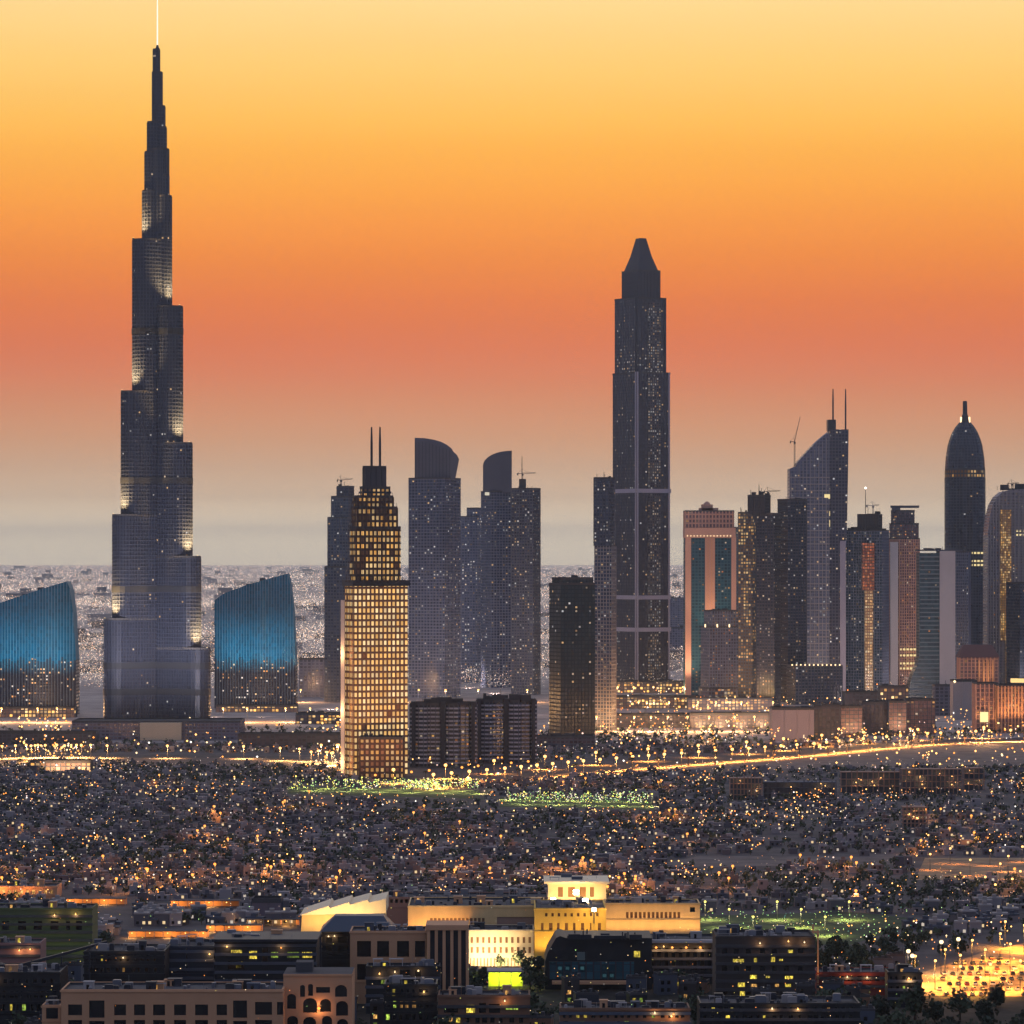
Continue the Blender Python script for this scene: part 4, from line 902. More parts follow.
frame_building('open concrete frame with tall bare columns', 841, 900, 772, 793, 11, 3, 3, M_fr, 7, .4)
frame_building('amber lit open concrete frame at the end of the row', 902, 962, 769, 794, 14, 4, 4, M_fr, 10)
frame_building('small open concrete frame with one tall amber bay, last of the row', 964, 984, 768, 790, 4, 4, 5, M_fr, 4)
frame_building('small square orange lit frame standing alone before the long row', 903, 927, 807, 827, 6, 5, 6, M_fr, 9)

# ================================================================== foreground buildings
def holed(m, x0, x1, z0, z1, holes, y, rec, us=1):
    xs = sorted({x0, x1, *[k for h in holes for k in h[:2]]}); zs = sorted({z0, z1, *[k for h in holes for k in h[2:4]]})
    xs = [x for x in xs if x0-1e-6 <= x <= x1+1e-6]; zs = [z for z in zs if z0-1e-6 <= z <= z1+1e-6]
    for xa, xb in zip(xs, xs[1:]):
        for za, zb in zip(zs, zs[1:]):
            cx, cz = (xa+xb)/2, (za+zb)/2
            if any(h[0] < cx < h[1] and h[2] < cz < h[3] for h in holes): continue
            m.face([(xa, y, za), (xb, y, za), (xb, y, zb), (xa, y, zb)])
    for a, c, e, f in [h[:4] for h in holes]:
        m.face([(a, y, e), (a, y+rec, e), (a, y+rec, f), (a, y, f)][::-1]); m.face([(c, y, e), (c, y+rec, e), (c, y+rec, f), (c, y, f)])
        m.face([(a, y, f), (c, y, f), (c, y+rec, f), (a, y+rec, f)][::-1]); m.face([(a, y, e), (c, y, e), (c, y+rec, e), (a, y+rec, e)])
def pane(name, col, rough=.15, emit=None, st=0):
    if name in MAT: return MAT[name]
    m, t, b = newmat(name); b.inputs['Base Color'].default_value = col; b.inputs['Roughness'].default_value = rough
    if emit:
        nz = t.nodes.new('ShaderNodeTexNoise'); nz.inputs['Scale'].default_value = 1.6; nz.inputs['Detail'].default_value = 3
        tcn = t.nodes.new('ShaderNodeTexCoord'); mp = t.nodes.new('ShaderNodeMapping'); mp.inputs['Scale'].default_value = (1.3, .2, .5); t.links.new(tcn.outputs['Object'], mp.inputs[0]); t.links.new(mp.outputs[0], nz.inputs[0])
        oi = t.nodes.new('ShaderNodeObjectInfo'); k = mth(t, 'POWER', mth(t, 'MULTIPLY', nz.outputs[0], 1.75), 3.2); k = mth(t, 'MULTIPLY', k, mth(t, 'ADD', mth(t, 'MULTIPLY', oi.outputs['Random'], 1.1), .25))
        b.inputs['Emission Color'].default_value = emit; t.links.new(mth(t, 'MULTIPLY', k, st), b.inputs['Emission Strength']); m.cycles.emission_sampling = 'NONE'
    MAT[name] = m; return m
P_dark = pane('dark pane', C(22, 24, 28)); P_teal = pane('teal pane', C(40, 78, 88), .2)
P_ye = pane('yellow lit pane', C(90, 70, 40), .4, C(255, 226, 84), .9); P_gr = pane('green lit pane', C(70, 90, 40), .4, C(196, 232, 90), .8); P_wm = pane('warm lit pane', C(90, 70, 50), .4, C(255, 190, 100), .9)
def block(name, label, p0, p1, ytop, d, dep, wall, wins, zb=0.0, cat='building', parapet=1.0, roofm=None, ac=5, seed=0, rec=1.0, group=None, frame=False):
    """wins: rows of (p0, p1, ytop, ybottom, pane material) as seen, laid out on the front wall at its distance"""
    T = Tower(name, label, (p0+p1)/2, d, cat, group); x0, x1, z1 = T.x(p0), T.x(p1), T.z(ytop); q = random.Random(seed+int(p0))
    hs = [(T.x(a), T.x(c), max(zb+.1, T.z(f)), min(z1-.3, T.z(e)), mt) for a, c, e, f, mt in wins]
    hs = [h for h in hs if h[3]-h[2] > .3]
    m = MB(); holed(m, x0, x1, zb, z1, hs, 0, rec)
    m.face([(x1, 0, zb), (x1, dep, zb), (x1, dep, z1), (x1, 0, z1)]); m.face([(x0, dep, zb), (x0, 0, zb), (x0, 0, z1), (x0, dep, z1)]); m.face([(x1, dep, zb), (x0, dep, zb), (x0, dep, z1), (x1, dep, z1)])
    for a in ((x0, x1, 0, .5), (x0, x1, dep-.5, dep), (x0, x0+.5, .5, dep-.5), (x1-.5, x1, .5, dep-.5)): 
        m.box(a[0]-.04, a[1]+.04, a[2]-.04, a[3]+.04, z1-.25, z1+.02*(a[2] == 0))
    m.build('wall', wall, T.e)
    m = MB(); m.face([(x0+.5, .5, z1-parapet), (x1-.5, .5, z1-parapet), (x1-.5, dep-.5, z1-parapet), (x0+.5, dep-.5, z1-parapet)])
    for a, c in (((x0+.5, .5), (x1-.5, .5)), ((x1-.5, .5), (x1-.5, dep-.5)), ((x1-.5, dep-.5), (x0+.5, dep-.5)), ((x0+.5, dep-.5), (x0+.5, .5))):
        m.face([(a[0], a[1], z1-parapet), (a[0], a[1], z1-.02), (c[0], c[1], z1-.02), (c[0], c[1], z1-parapet)])
    m.build('roof', roofm or M_roof, T.e)
    for h in hs:
        m = MB(); m.box(h[0], h[1], rec-.05, rec+.1, h[2], h[3]); w = m.build('window', h[4], T.e)
        if frame and h[1]-h[0] > 2.4:
            f = MB(); c = (h[0]+h[1])/2; f.box(c-.07, c+.07, rec-.16, rec-.04, h[2], h[3]); zc = h[2]+(h[3]-h[2])*.62; f.box(h[0], c-.08, rec-.16, rec-.04, zc-.06, zc+.06); f.box(c+.08, h[1], rec-.16, rec-.04, zc-.06, zc+.06)
            f.box(h[0]-.2, h[1]+.2, -.25, .3, h[2]-.3, h[2]-.02); f.build('frame', wall, w)
    m = MB(); m.box(x0-.35, x1+.35, -.4, -.05, z1-.9, z1-.25); zc = min([h[2] for h in hs]+[z1-4])-.9
    if zc > zb+1: m.box(x0-.2, x1+.2, -.3, -.05, zc, zc+.35)
    m.build('cornice', wall, T.e)
    n_ = max(2, int((x1-x0)/9)); m = MB()
    for k in range(n_+1):
        x = x0+(x1-x0)*k/n_
        if not any(h[0]-.5 < x < h[1]+.5 for h in hs): m.box(x-.35, x+.35, -.26, -.05, zb, z1-.95)
    if len(m.v) > 110: m.build('cladding', wall, T.e)
    if cat != 'mall wing' and wall not in (M_sand,) and z1 > 7:
        m = MB(); zl = zb+3.2
        while zl < z1-2: m.box(x0-.3, x1+.3, -.75, -.42, zl, zl+.95); m.box(x0-.3, x1+.3, -.75, -.06, zl-.16, zl-.01); zl += 3.4
        m.build('balcony', q.choice([M_concd, M_roof, wall, wall]), T.e)
    if cat != 'mall wing' and wall is not M_sand:
        for k in range(q.choice((1, 2, 2, 3))):  # lamps added at random spots to lighten the dark fronts
            x = q.uniform(x0+1, x1-1); z = z1-q.uniform(1.6, 3.2); lm = MB(); lm.ball((x, -1.1, z), .28, 0, 6, 4); lm.bar((x, -1.1, z+.2), (x, -.3, z+.5), .1); lo_ = lm.build('wall_lamp', q.choice([L_am, L_or, L_wm]), T.e); point_light(lo_, (x, -1.6, z-.2), 420, (1, .55, .22), .3)
    zr = z1-parapet
    for k in range(max(1, int((x1-x0)/8)) if dep > 9 else 0):  # stair huts and shaded roof terraces
        w_, h_ = q.uniform(2.2, 5), q.uniform(2.0, 3.4); x = q.uniform(x0+.8, x1-w_-.8); y = q.uniform(1.5, dep-5); hut = MB()
        if q.random() < .55:
            hut.box(x, x+w_, y, y+3.4, zr, zr+h_); hut.box(x-.2, x+w_+.2, y-.2, y+3.6, zr+h_, zr+h_+.25); ho = hut.build('stair_hut', q.choice([M_sand, M_conc, M_dark, M_concd, wall]), T.e)
            pn = MB(); pn.box(x+w_*.3, x+w_*.3+1.0, y-.06, y-.01, zr+.1, zr+1.9); pn.build('door', q.choice([P_dark, P_dark, P_wm, P_ye]), ho)
        else:
            for sx in (x, x+w_): hut.bar((sx, y, zr), (sx, y, zr+h_), .18); hut.bar((sx, y+3, zr), (sx, y+3, zr+h_), .18)
            for t_ in range(9): hut.bar((x-.3, y+t_*.37, zr+h_+.08), (x+w_+.3, y+t_*.37, zr+h_+.08), .14)
            hut.build('pergola', q.choice([M_pale, M_conc, M_steel]), T.e)
    m = MB()                                                 # pipes, tanks, hatches and aerials on the roof deck
    for k in range(max(3, int((x1-x0)/3.2))):
        x = q.uniform(x0+.8, x1-2.2); y = q.uniform(1, max(1.2, dep-2)); t_ = q.random()
        if t_ < .35: w_ = q.uniform(.5, 1.6); m.box(x, x+w_, y, y+w_, zr, zr+q.uniform(.5, 1.9))
        elif t_ < .6: m.loft([(circle(.6, 8, x, y), zr), (circle(.6, 8, x, y), zr+1.5), (circle(.15, 8, x, y), zr+1.8)])
        elif t_ < .8: m.bar((x, y, zr), (x, y, zr+q.uniform(1.5, 4)), .12)
        else: m.bar((x, y, zr+.4), (min(x1-1, x+q.uniform(3, 9)), y, zr+.4), .25)
    m.build('roof_plant', q.choice([M_steel, M_conc, M_dark]), T.e)
    for k in range(ac):
        w, hh = q.uniform(1.5, 4), q.uniform(1.0, 3.0); x = q.uniform(x0+1, x1-1-w); y = q.uniform(2, max(2.1, dep-4)); m = MB()
        m.box(x, x+w, y, y+w*.7, zr+.2, zr+hh); m.box(x+.2, x+w-.2, y+.2, y+w*.7-.2, zr+hh, zr+hh+.25); m.box(x+.1, x+.4, y+.1, y+.4, zr, zr+.2); m.box(x+w-.4, x+w-.1, y+.1, y+.4, zr, zr+.2)
        m.build('air_conditioner', q.choice([M_steel, M_conc, M_dark]), T.e)
    return T
W = lambda lst, y0, y1, mt=P_dark: [(a, c, y0, y1, mt) for a, c in lst]
def wr(p0, p1, step, w, y0, y1, seed, lit=.15):
    q = random.Random(seed); o = []; p = p0
    while p+w < p1:
        t_ = q.random(); o.append((p, p+w*q.uniform(.6, 1), y0+q.uniform(0, .6), y1, q.choice((P_ye, P_gr, P_wm, P_ye)) if t_ < lit else P_dark)); p += step*q.uniform(.8, 1.3)
    return o
row1 = W([(68, 82), (114, 126), (134, 145), (153, 165), (174, 186), (195, 208), (216.5, 227)], 1004.5, 1015.5)
row1b = W([(68, 82), (114, 126), (134, 145), (153, 165), (174, 186), (195, 208), (216.5, 227), (255, 272)], 1020, 1030)
row1c = W([(89, 104.5), (233, 247)], 1000.5, 1018)+W([(255, 272), (277, 283)], 1002, 1015)+W([(89, 104.5), (233, 247)], 1021, 1040)
row0 = W([(68, 82)], 1002, 1016)
hotel = block('sandstone_hotel', 'long sandstone building with a row of square dark windows, nearest of all', 61, 283, 989.5, 1300, 24, M_sand, row1+row1b+row1c, ac=12, rec=1.0, cat='hotel')
for px in (48,): block('sandstone_annex', 'small lower sandstone annex beside the long sandstone building', 42, 60.6, 1005, 1306, 16, M_sand, W([(46, 58)], 1008, 1019), ac=1)
wing = Tower('sandstone_wing', 'sandstone wing with arched dark openings in tiers, beside the long sandstone building', 320, 1310, 'hotel')
def arched_wing():
    T = wing; x0, x1, z1 = T.x(283.4), T.x(352), T.z(974); m = MB(); hs = []
    for a, c, e, f in ((287, 296, 994, 1009), (300, 305, 985, 997), (308, 313, 984, 996), (316, 330, 987, 993), (303, 317, 998, 1013), (320, 331, 999, 1012), (335, 347, 985, 997), (336, 348, 1001, 1016), (287, 298, 1016, 1030), (303, 316, 1017, 1030), (322, 332, 1016, 1030), (337, 348, 1019, 1031)):
        hs.append((T.x(a), T.x(c), T.z(f), T.z(e)))
    holed(m, x0, x1, 0, z1, hs, 0, 1.2)
    m.face([(x1, 0, 0), (x1, 22, 0), (x1, 22, z1), (x1, 0, z1)]); m.face([(x0, 22, 0), (x0, 0, 0), (x0, 0, z1), (x0, 22, z1)]); m.box(x0-.05, x1+.3, -.4, 0, z1-.8, z1)
    m.build('wall', M_sand, T.e); m = MB(); m.face([(x0, 0, z1-.01), (x1, 0, z1-.01), (x1, 22, z1-.01), (x0, 22, z1-.01)]); m.box(x0+4, x0+10, 6, 14, z1, z1+3.5); m.build('roof', M_roof, T.e)
    for h in hs:
        k = MB(); k.box(h[0], h[1], 1.15, 1.3, h[2], h[3]); w = k.build('window', P_dark, T.e)
        c, r = (h[0]+h[1])/2, (h[1]-h[0])/2
        if h[3]-h[2] > 2.5:                                  # spandrels that make the arch
            k = MB()
            for i in range(6):
                a0, a1 = math.pi*i/6, math.pi*(i+1)/6; pa, pb = (c+r*math.cos(a0), h[3]-r*.8+r*.8*math.sin(a0)), (c+r*math.cos(a1), h[3]-r*.8+r*.8*math.sin(a1))
                k.face([(pa[0], .15, pa[1]), (pa[0], .15, h[3]), (pb[0], .15, h[3]), (pb[0], .15, pb[1])][::-1])
            k.build('arch', M_sand, w)
    m = MB(); m.octa((T.x(319), -1, T.z(1008)), .7); o = m.build('wall_lamp', L_or, T.e); point_light(o, (T.x(319), -1.6, T.z(1008)), 1500, (1, .5, .2), .5)
arched_wing()
block('sandstone_villa', 'sandstone building with four square windows in front of the floodlit mall', 350, 426, 931, 1452, 20, M_sand, W([(357, 371), (377, 389), (397, 409), (415, 425)], 941, 957)+W([(357, 371), (377, 389), (397, 409)], 964, 980), ac=5)
def colonnade():
    T = Tower('colonnade_tower', 'sandstone stair tower of tall slender columns beside the four windowed building', 447, 1446, 'building')
    x0, x1, z1 = T.x(427), T.x(467), T.z(925); m = MB(); m.box(x0, x1, 2, 18, 0, z1-2); m.build('wall', M_dark, T.e)
    m = MB(); m.box(x0-.5, x1+.5, -.5, 18.5, z1-2, z1); m.build('roof', M_sand, T.e)
    for i in range(6):
        x = x0+(x1-x0)*i/5.15; m = MB(); m.box(x, x+1.2, 0, 1.6, 0, z1-2); m.build('column', M_sand, T.e)
colonnade()
# dark glass canopies and sheds behind the long sandstone building
M_blue = plain('night blue panels', C(36, 44, 58), .5, .12); M_blk = plain('black panels', C(28, 30, 34), .6, .2)
block('glass_shed', 'blue black panelled hall behind the long sandstone building', 165, 214, 946, 1420, 26, M_blue, W([(186, 187)], 948, 972), ac=4)
block('glass_shed', 'wide black hall with a sloping canopy behind the long sandstone building', 84, 164.5, 951, 1400, 26, M_blk, wr(88, 162, 6, 3.5, 955, 961, 1, .1)+wr(88, 162, 7, 4, 965, 972, 2, .08), ac=9)
lo = block('lounge_block', 'dark flat roofed lounge with a few yellow and green lit windows', 215, 316, 941, 1410, 26, M_blk,
      [(231, 242, 950, 956, P_ye), (249, 257, 951, 959, P_ye), (271, 278, 952, 958, P_gr), (287, 299, 952, 958, P_gr), (302, 312, 952, 958, P_ye), (228, 244, 961, 970, P_dark), (262, 268, 948, 965, P_dark), (236, 241, 963, 968, P_ye)], ac=8)
m = MB(); m.box(lo.x(213), lo.x(318), -3, 27, lo.z(941)+.05, lo.z(938.5)); m.build('roof_slab', M_dark, lo.e)
block('glass_shed', 'low dark hall whose roof carries pale pipes, at the edge of the view', -25, 60, 972, 1370, 24, M_blk, wr(-20, 58, 7, 4.5, 979, 986, 3, .12)+wr(-20, 58, 6, 4, 991, 998, 4, .15)+wr(-20, 58, 7, 4, 1004, 1012, 5, .1), ac=12)
block('terrace_block', 'pink washed terrace wall at the edge of the view', -20, 40, 943, 1500, 20, plain('pink wash', C(150, 112, 104), .9, .1), [], ac=4)
def canopy():
    T = Tower('canopy', 'raised grey canopy of long sloping slats over dark terraces', 100, 1390, 'canopy')
    for k in range(5):
        m = MB(); a = 10+k*13; m.bar((T.x(-8+k*8), 2+k*4, T.z(973-k*1.0)), (T.x(72+k*7), 8+k*4, T.z(953-k*1.2)), .9); m.build('slat', M_dsteel, T.e)
    for px in (0, 30, 60, 88):
        m = MB(); m.bar((T.x(px), 5, 0), (T.x(px), 5, T.z(965-px*.12)), .5); m.build('post', M_dsteel, T.e)
canopy()
g_ = block('green_lit_block', 'building washed green by floodlights with square dark windows', -20, 92, 908, 1560, 22, plain('limewash', C(84, 92, 60), .9, .25), W([(2, 9), (18, 26), (33.5, 42), (50.5, 58.5), (66, 70), (76, 82)], 921, 930), ac=6)
for px in (5, 30, 55, 78): spot_light(g_.e, (g_.x(px), -9, 3), (g_.x(px), 0, 22), 1500, (.66, .74, .2), 110, 1)
g_ = block('orange_lit_block', 'low flat roofed block washed orange behind the green lit building', -20, 57, 886, 1900, 20, M_sand, W([(x, x+3) for x in range(-10, 54, 6)], 890, 894, P_wm), ac=4)
for px in (0, 20, 40): spot_light(g_.e, (g_.x(px), -8, 2), (g_.x(px), 0, 10), 1.3e4, (1, .42, .12), 110, 1)
block('roof_pavilion', 'dark building with a sloping night blue roof before the pale angled mall roofs', 322, 392, 931, 1480, 20, M_blk, W([(326, 332), (338, 348)], 937, 955)+[(352, 356, 938, 946, P_wm)], ac=0)
T = Tower('blue_roof', 'broad night blue hipped roof on its own frame, before the pale angled mall roofs', 357, 1478, 'roof')
m = MB(); m.loft([(rect(T.x(320), T.x(394), -3, 24), T.z(931)+.05), (rect(T.x(334), T.x(383), 7, 16), T.z(917.5))]); m.build('roof_plate', plain('blue roof', C(40, 54, 72), .5, .12), T.e)
for a in (321, 393):
    m = MB(); m.box(T.x(a)-.4, T.x(a)+.4, -2.6, -1.8, 0, T.z(931)); m.build('post', M_dark, T.e)
T = Tower('plain_block', 'plain mauve windowless block in front of the houses beside the mall', 266, 1800, 'building'); T.facade(rect(T.x(252), T.x(281), 0, 14), None, 901, plain('mauve render', C(112, 98, 104), .9, .1), M_concd, 30, 8, band=0, pier=.1)

# ---- the floodlit mall
M_mall = plain('mall render', C(214, 178, 122), .85, .22, .25); M_mallw = plain('mall white render', C(226, 204, 168), .85, .18, .25)
WM = (1, .66, .26)
def mall():
    T = block('mall_wing', 'floodlit orange walled mall wing with a louvred strip', 408, 545, 905.5, 1610, 40, M_mall, W([(430+i*4, 432.6+i*4) for i in range(14)], 918, 928, pane('louvre', C(120, 84, 50), .6))+W([(497, 541)], 917, 929, plain('grey shutter', C(150, 120, 104), .7)), ac=10, rec=.6, cat='mall wing')
    for px in range(412, 545, 13): spot_light(T.e, (T.x(px), -6, T.z(934)), (T.x(px), 0, T.z(909)), 3000, (1, .52, .17), 120, 1)
    lst = []
    for r_ in range(2):
        y = 937+r_*10
        for i in range(11): lst.append((470.5+i*5.8, 473+i*5.8, y, y+6, pane('shaded opening', C(120, 80, 46), .6)))
    T = block('mall_wing', 'white hot floodlit mall facade with two rows of small openings', 467, 534, 929.5, 1586, 22, M_mallw, lst+W([(470+i*3.4, 471.2+i*3.4) for i in range(18)], 958, 968, pane('shaded opening', C(120, 80, 46))), ac=5, rec=.4, cat='mall wing')
    for px in range(470, 534, 9): spot_light(T.e, (T.x(px), -14, 2), (T.x(px), 0, T.z(945)), 1.25e4, (1, .76, .4), 120, 1)
    T = block('mall_wing', 'tall yellow floodlit mall block with a few small square windows', 534.5, 606, 908, 1582, 40, plain('mall yellow render', C(222, 178, 84), .85, .2, .25), W([(541, 543.5), (549, 552.5), (557, 559.5), (565, 568), (573, 575.5), (581, 584), (590, 591.5), (598, 601)], 923, 930, pane('shaded opening', C(120, 80, 46)))+W([(545+i*6.4, 547.4+i*6.4) for i in range(9)], 913, 916.5, pane('shaded opening', C(120, 80, 46))), ac=8, rec=.5, cat='mall wing')
    for px in range(538, 606, 11): spot_light(T.e, (T.x(px), -6.5, 5), (T.x(px), 0, T.z(920)), 4.6e3, (1, .66, .20), 120, 1)
    T = block('mall_wing', 'topmost floodlit mall block with a flat overhanging roof', 548, 606, 883, 1650, 24, M_mallw, W([(558, 563), (568, 575), (580, 586), (590, 594)], 887, 897, pane('shaded opening', C(120, 80, 46))), ac=0, rec=.6, cat='mall wing')
    m = MB(); m.box(T.x(544), T.x(609), -6, 26, T.z(883)+.05, T.z(880.5)); m.build('roof_slab', M_mallw, T.e)
    for px in (553, 572, 590): spot_light(T.e, (T.x(px), -10, T.z(905)), (T.x(px), 0, T.z(888)), 1.1e4, (1, .7, .28), 120, 1)
    T = block('mall_wing', 'long low amber mall wing running off towards the green fields', 600.5, 700, 903, 1640, 20, M_mall, W([(626+i*4.3, 628.6+i*4.3) for i in range(13)], 912, 918, pane('louvre', C(120, 84, 50)))+W([(690, 695)], 907, 912), ac=5, rec=.6, cat='mall wing')
    for px in range(606, 700, 13): spot_light(T.e, (T.x(px), -5.5, 8), (T.x(px), 0, T.z(908)), 3.2e3, (1, .6, .22), 120, 1)
    T = block('mall_wing', 'pinkish flat roofed rear strip of the mall', 380, 548, 897, 1720, 26, plain('pink plaster', C(150, 110, 92), .9, .1), W([(385+i*5, 388+i*5) for i in range(32)], 899.5, 903), ac=8, cat='mall wing')
    T = Tower('mall_wing', 'pale yellow mall wing with steeply angled lit roofs', 342, 1660, 'mall wing')
    m = MB(); m.loft([(rect(T.x(300), T.x(384), 0, 34), 0), (rect(T.x(302), T.x(384), 0, 34), T.z(915))], cap=False); m.build('wall', M_mall, T.e)
    pr = [(300, 915), (386, 913), (386, 898.5), (369, 902.5), (368, 899.5), (350, 904.5), (349, 902), (330, 908), (329, 905.5), (312, 911)]
    m = MB(); m.profile([(T.x(a), T.z(c)) for a, c in pr], -1, 35); m.build('roof', M_mallw, T.e)
    for px in (310, 330, 350, 370): spot_light(T.e, (T.x(px), -14, T.z(925)), (T.x(px), 0, T.z(908)), 1e4, (1, .68, .28), 120, 1)
    # floodlights on the mall roof
    for i, (px, py, d, r_) in enumerate(((553, 900, 1640, .9), (576, 892, 1640, 1.0), (585, 901, 1618, 1.1), (594, 909.5, 1578, .7))):
        z = Z(py, d); lab = ('large roof floodlight at the near corner of the topmost mall block', 'highest roof floodlight on the topmost mall block', 'brightest pair of lenses on the mall roof, below the highest floodlight', 'small floodlight on the front edge of the yellow mall block')[i]
        e = empty('roof_floodlight', (X(px, d), d, z), lab, 'floodlight', 'floodlights on the mall roof')
        m = MB(); m.box(-.2, .2, .3, .7, -6, .6); m.box(-r_*1.1, r_*1.1, .3, .8, -r_*1.1, r_*1.1); m.build('bracket', M_dark, e)
        m = MB()
        for dx, dz in ((-.5, .4), (.5, .4), (-.5, -.5), (.5, -.5)): m.ball((dx*r_*1.3, -.2, dz*r_*1.3), r_*.62)
        m.build('lens', L_hot, e); point_light(e, (0, -2.5, 0), 4500*r_, WM, .6)
mall()
# dark buildings in front of the mall
def domed():
    T = Tower('domed_hall', 'dark hall with a rounded shoulder and a teal glass front', 598, 1500, 'hall')
    pr = [(545, None), (652, None), (652, 938), (566, 938), (560, 936), (556, 938), (552, 945), (547.5, 953), (545, 962)]
    m = MB(); m.profile([(T.x(a), T.z(c)) for a, c in pr], 0, 30); m.build('wall', M_blk, T.e)
    m = MB(); m.prism(rect(T.x(549), T.x(634), -1.2, -.02), T.z(979), T.z(961.5), 3, 3); m.build('glass_front', glass('teal shop glass', C(40, 74, 84), lit=.12, tint=[C(120, 190, 200), C(90, 150, 160)], strength=.35, frame=C(24, 34, 40), mx=.1, my=.04), T.e)
    m = MB(); m.box(T.x(577), T.x(585), -.6, -.05, T.z(960), T.z(952)); m.build('window', pane('grey lit pane', C(90, 104, 100), .4), T.e)
    m = MB(); m.box(T.x(634), T.x(640), -.6, -.05, T.z(957), T.z(951)); m.build('window', P_ye, T.e)
    m = MB(); m.box(T.x(552), T.x(645), -5, -1.3, T.z(983), T.z(980)); m.build('canopy', M_sand, T.e)
    T.clutter(566, 650, 938, 16, 2.2, 40, dep=8)
domed()
T = block('long_hall', 'long low hall with a pale flat roof edge and lamp lit columns', 640.5, 762, 941, 1520, 30, M_blk, [(650+i*7.2, 654+i*7.2, 948, 970, P_dark) for i in range(15)], ac=8, rec=1.5)
m = MB(); m.box(T.x(639), T.x(764), -3, -.1, T.z(942.2), T.z(939.4)); m.build('roof_edge', M_pale, T.e)
for px in (656, 672, 686, 700): 
    m = MB(); m.octa((T.x(px), -2, T.z(947)), .55); o = m.build('wall_lamp', L_or, T.e); point_light(o, (T.x(px), -2.4, T.z(948)), 900, (1, .5, .18), .4)
wl = [(733, 744, 959, 963, P_ye), (754, 757, 958, 963, P_ye), (771, 775, 957, 962, P_ye), (788, 793, 950, 953, P_ye), (779, 783, 959, 961, P_ye), (750, 757, 975, 979, P_ye), (766, 770, 976, 978, P_ye), (785, 793, 976, 979, P_ye), (738, 745, 982, 987, P_ye), (751, 757, 984, 987, P_wm), (775, 779, 984, 987, P_wm), (785, 791, 984, 987, P_ye), (740, 745, 991, 996, P_ye)]
wl += [(a, a+5, y, y+5, P_dark) for y in (949, 966, 992) for a in (722, 734, 746, 760, 772, 784, 798) if not (y == 949 and a == 784) and not (y == 992 and a == 734)]
block('apartment_block', 'dark apartment block scattered with small yellow lit windows', 716, 815, 936, 1440, 26, plain('dark render', C(58, 52, 50), .9, .15), wl, ac=10, rec=.5)
block('low_terrace', 'dim sandstone terrace at the bottom with one yellow lit doorway', 438, 530, 995, 1330, 16, plain('dim sandstone', C(120, 88, 68), .9, .15), [(466.5, 475, 1005, 1013, P_ye), (479, 486, 1003, 1013, P_dark), (489, 500, 1004, 1013, P_dark), (506, 518, 1005, 1010, P_gr), (444, 458, 1005, 1013, P_dark)]+wr(441, 526, 8, 5, 1016, 1023, 6, .12), ac=9)
block('low_terrace', 'long dim sandstone terrace wall under dark planting at the bottom', 560, 690, 1008, 1310, 16, plain('dim sandstone', C(120, 88, 68)), wr(563, 688, 7, 4, 1012, 1018, 7, .14)+wr(563, 688, 8, 5, 1021, 1028, 8, .14), ac=14)
block('low_terrace', 'black roofed building with a lit sign strip at the bottom, past the terraces', 700, 860, 1003, 1320, 22, M_blk, [(748, 774, 1009.5, 1011.5, P_ye)]+wr(703, 745, 7, 4, 1007, 1012, 9, .2)+wr(777, 857, 7, 4, 1007, 1012, 10, .15)+wr(703, 857, 7.5, 4.5, 1015, 1021, 11, .15), ac=16)
block('dark_block', 'black block below the arched wing with two small lit openings', 384, 437, 984, 1340, 16, M_blk, wr(386, 434, 7, 4, 989, 996, 12, .1)+wr(386, 434, 6, 4, 1001, 1008, 13, .22)+wr(386, 434, 7, 4, 1013, 1020, 14, .15), ac=8)
block('dark_block', 'black loggia under the four windowed building, a green lamp inside', 366, 440, 966, 1420, 12, M_blk, [(381, 386, 980, 984, P_gr), (400, 410, 970, 980, P_dark), (415, 421, 970, 980, P_dark)], ac=5)
block('market_shed', 'long shed with a dull red roof edge near the orange parking lot', 817, 902, 972, 1480, 18, plain('brick red', C(120, 48, 40), .85, .15), W([(830+i*9, 835+i*9) for i in range(8)], 976, 981), ac=5)
block('dark_kiosk', 'dark square tower block standing at the corner of the orange parking lot', 888, 922, 972, 1440, 12, M_blk, wr(890, 920, 6, 3.4, 976, 981, 15, .15)+wr(890, 920, 6, 3.4, 986, 991, 16, .3), ac=4)
block('plain_block', 'plain charcoal block beyond the green fields', 938, 973, 885, 1960, 14, plain('charcoal render', C(62, 60, 66), .9, .1), [], ac=3)
T = Tower('small_gantry', 'small gantry of orange lit posts between the dark block and the green fields', 806, 1480, 'gantry')
for px in (799, 803, 808, 813, 818):
    m = MB(); m.bar((T.x(px), 0, 0), (T.x(px), 0, T.z(930-(6 if px == 813 else 0))), .55); m.build('post', M_sand, T.e)
m = MB(); m.bar((T.x(798), 0, T.z(932)), (T.x(819), 0, T.z(932)), .5); m.build('beam', M_sand, T.e)
for px in (801, 812): spot_light(T.e, (T.x(px), -5, 3), (T.x(px), 0, 16), 4000, (1, .55, .15), 80, .6)
sheet('lawn', [(X(488, 1520), 1515), (X(522, 1520), 1515), (X(522, 1560), 1572), (X(488, 1560), 1572)], M_turf)
T = Tower('garden_pergola', 'flat roofed pergola over the lime lit garden below the mall', 505, 1500, 'pergola')
m = MB(); m.box(T.x(487), T.x(524), 0, 12, T.z(972.5), T.z(971)); m.build('roof', M_conc, T.e)
for px in (488, 499, 511, 523):
    m = MB(); m.box(T.x(px)-.2, T.x(px)+.2, .3, .7, 0, T.z(972.6)); m.build('post', M_conc, T.e)
m = MB(); m.box(T.x(488), T.x(523), 11.3, 11.8, 0, T.z(972.8)); m.build('back_wall', plain('lime wall', C(170, 176, 70), .9, .25, .5), T.e)
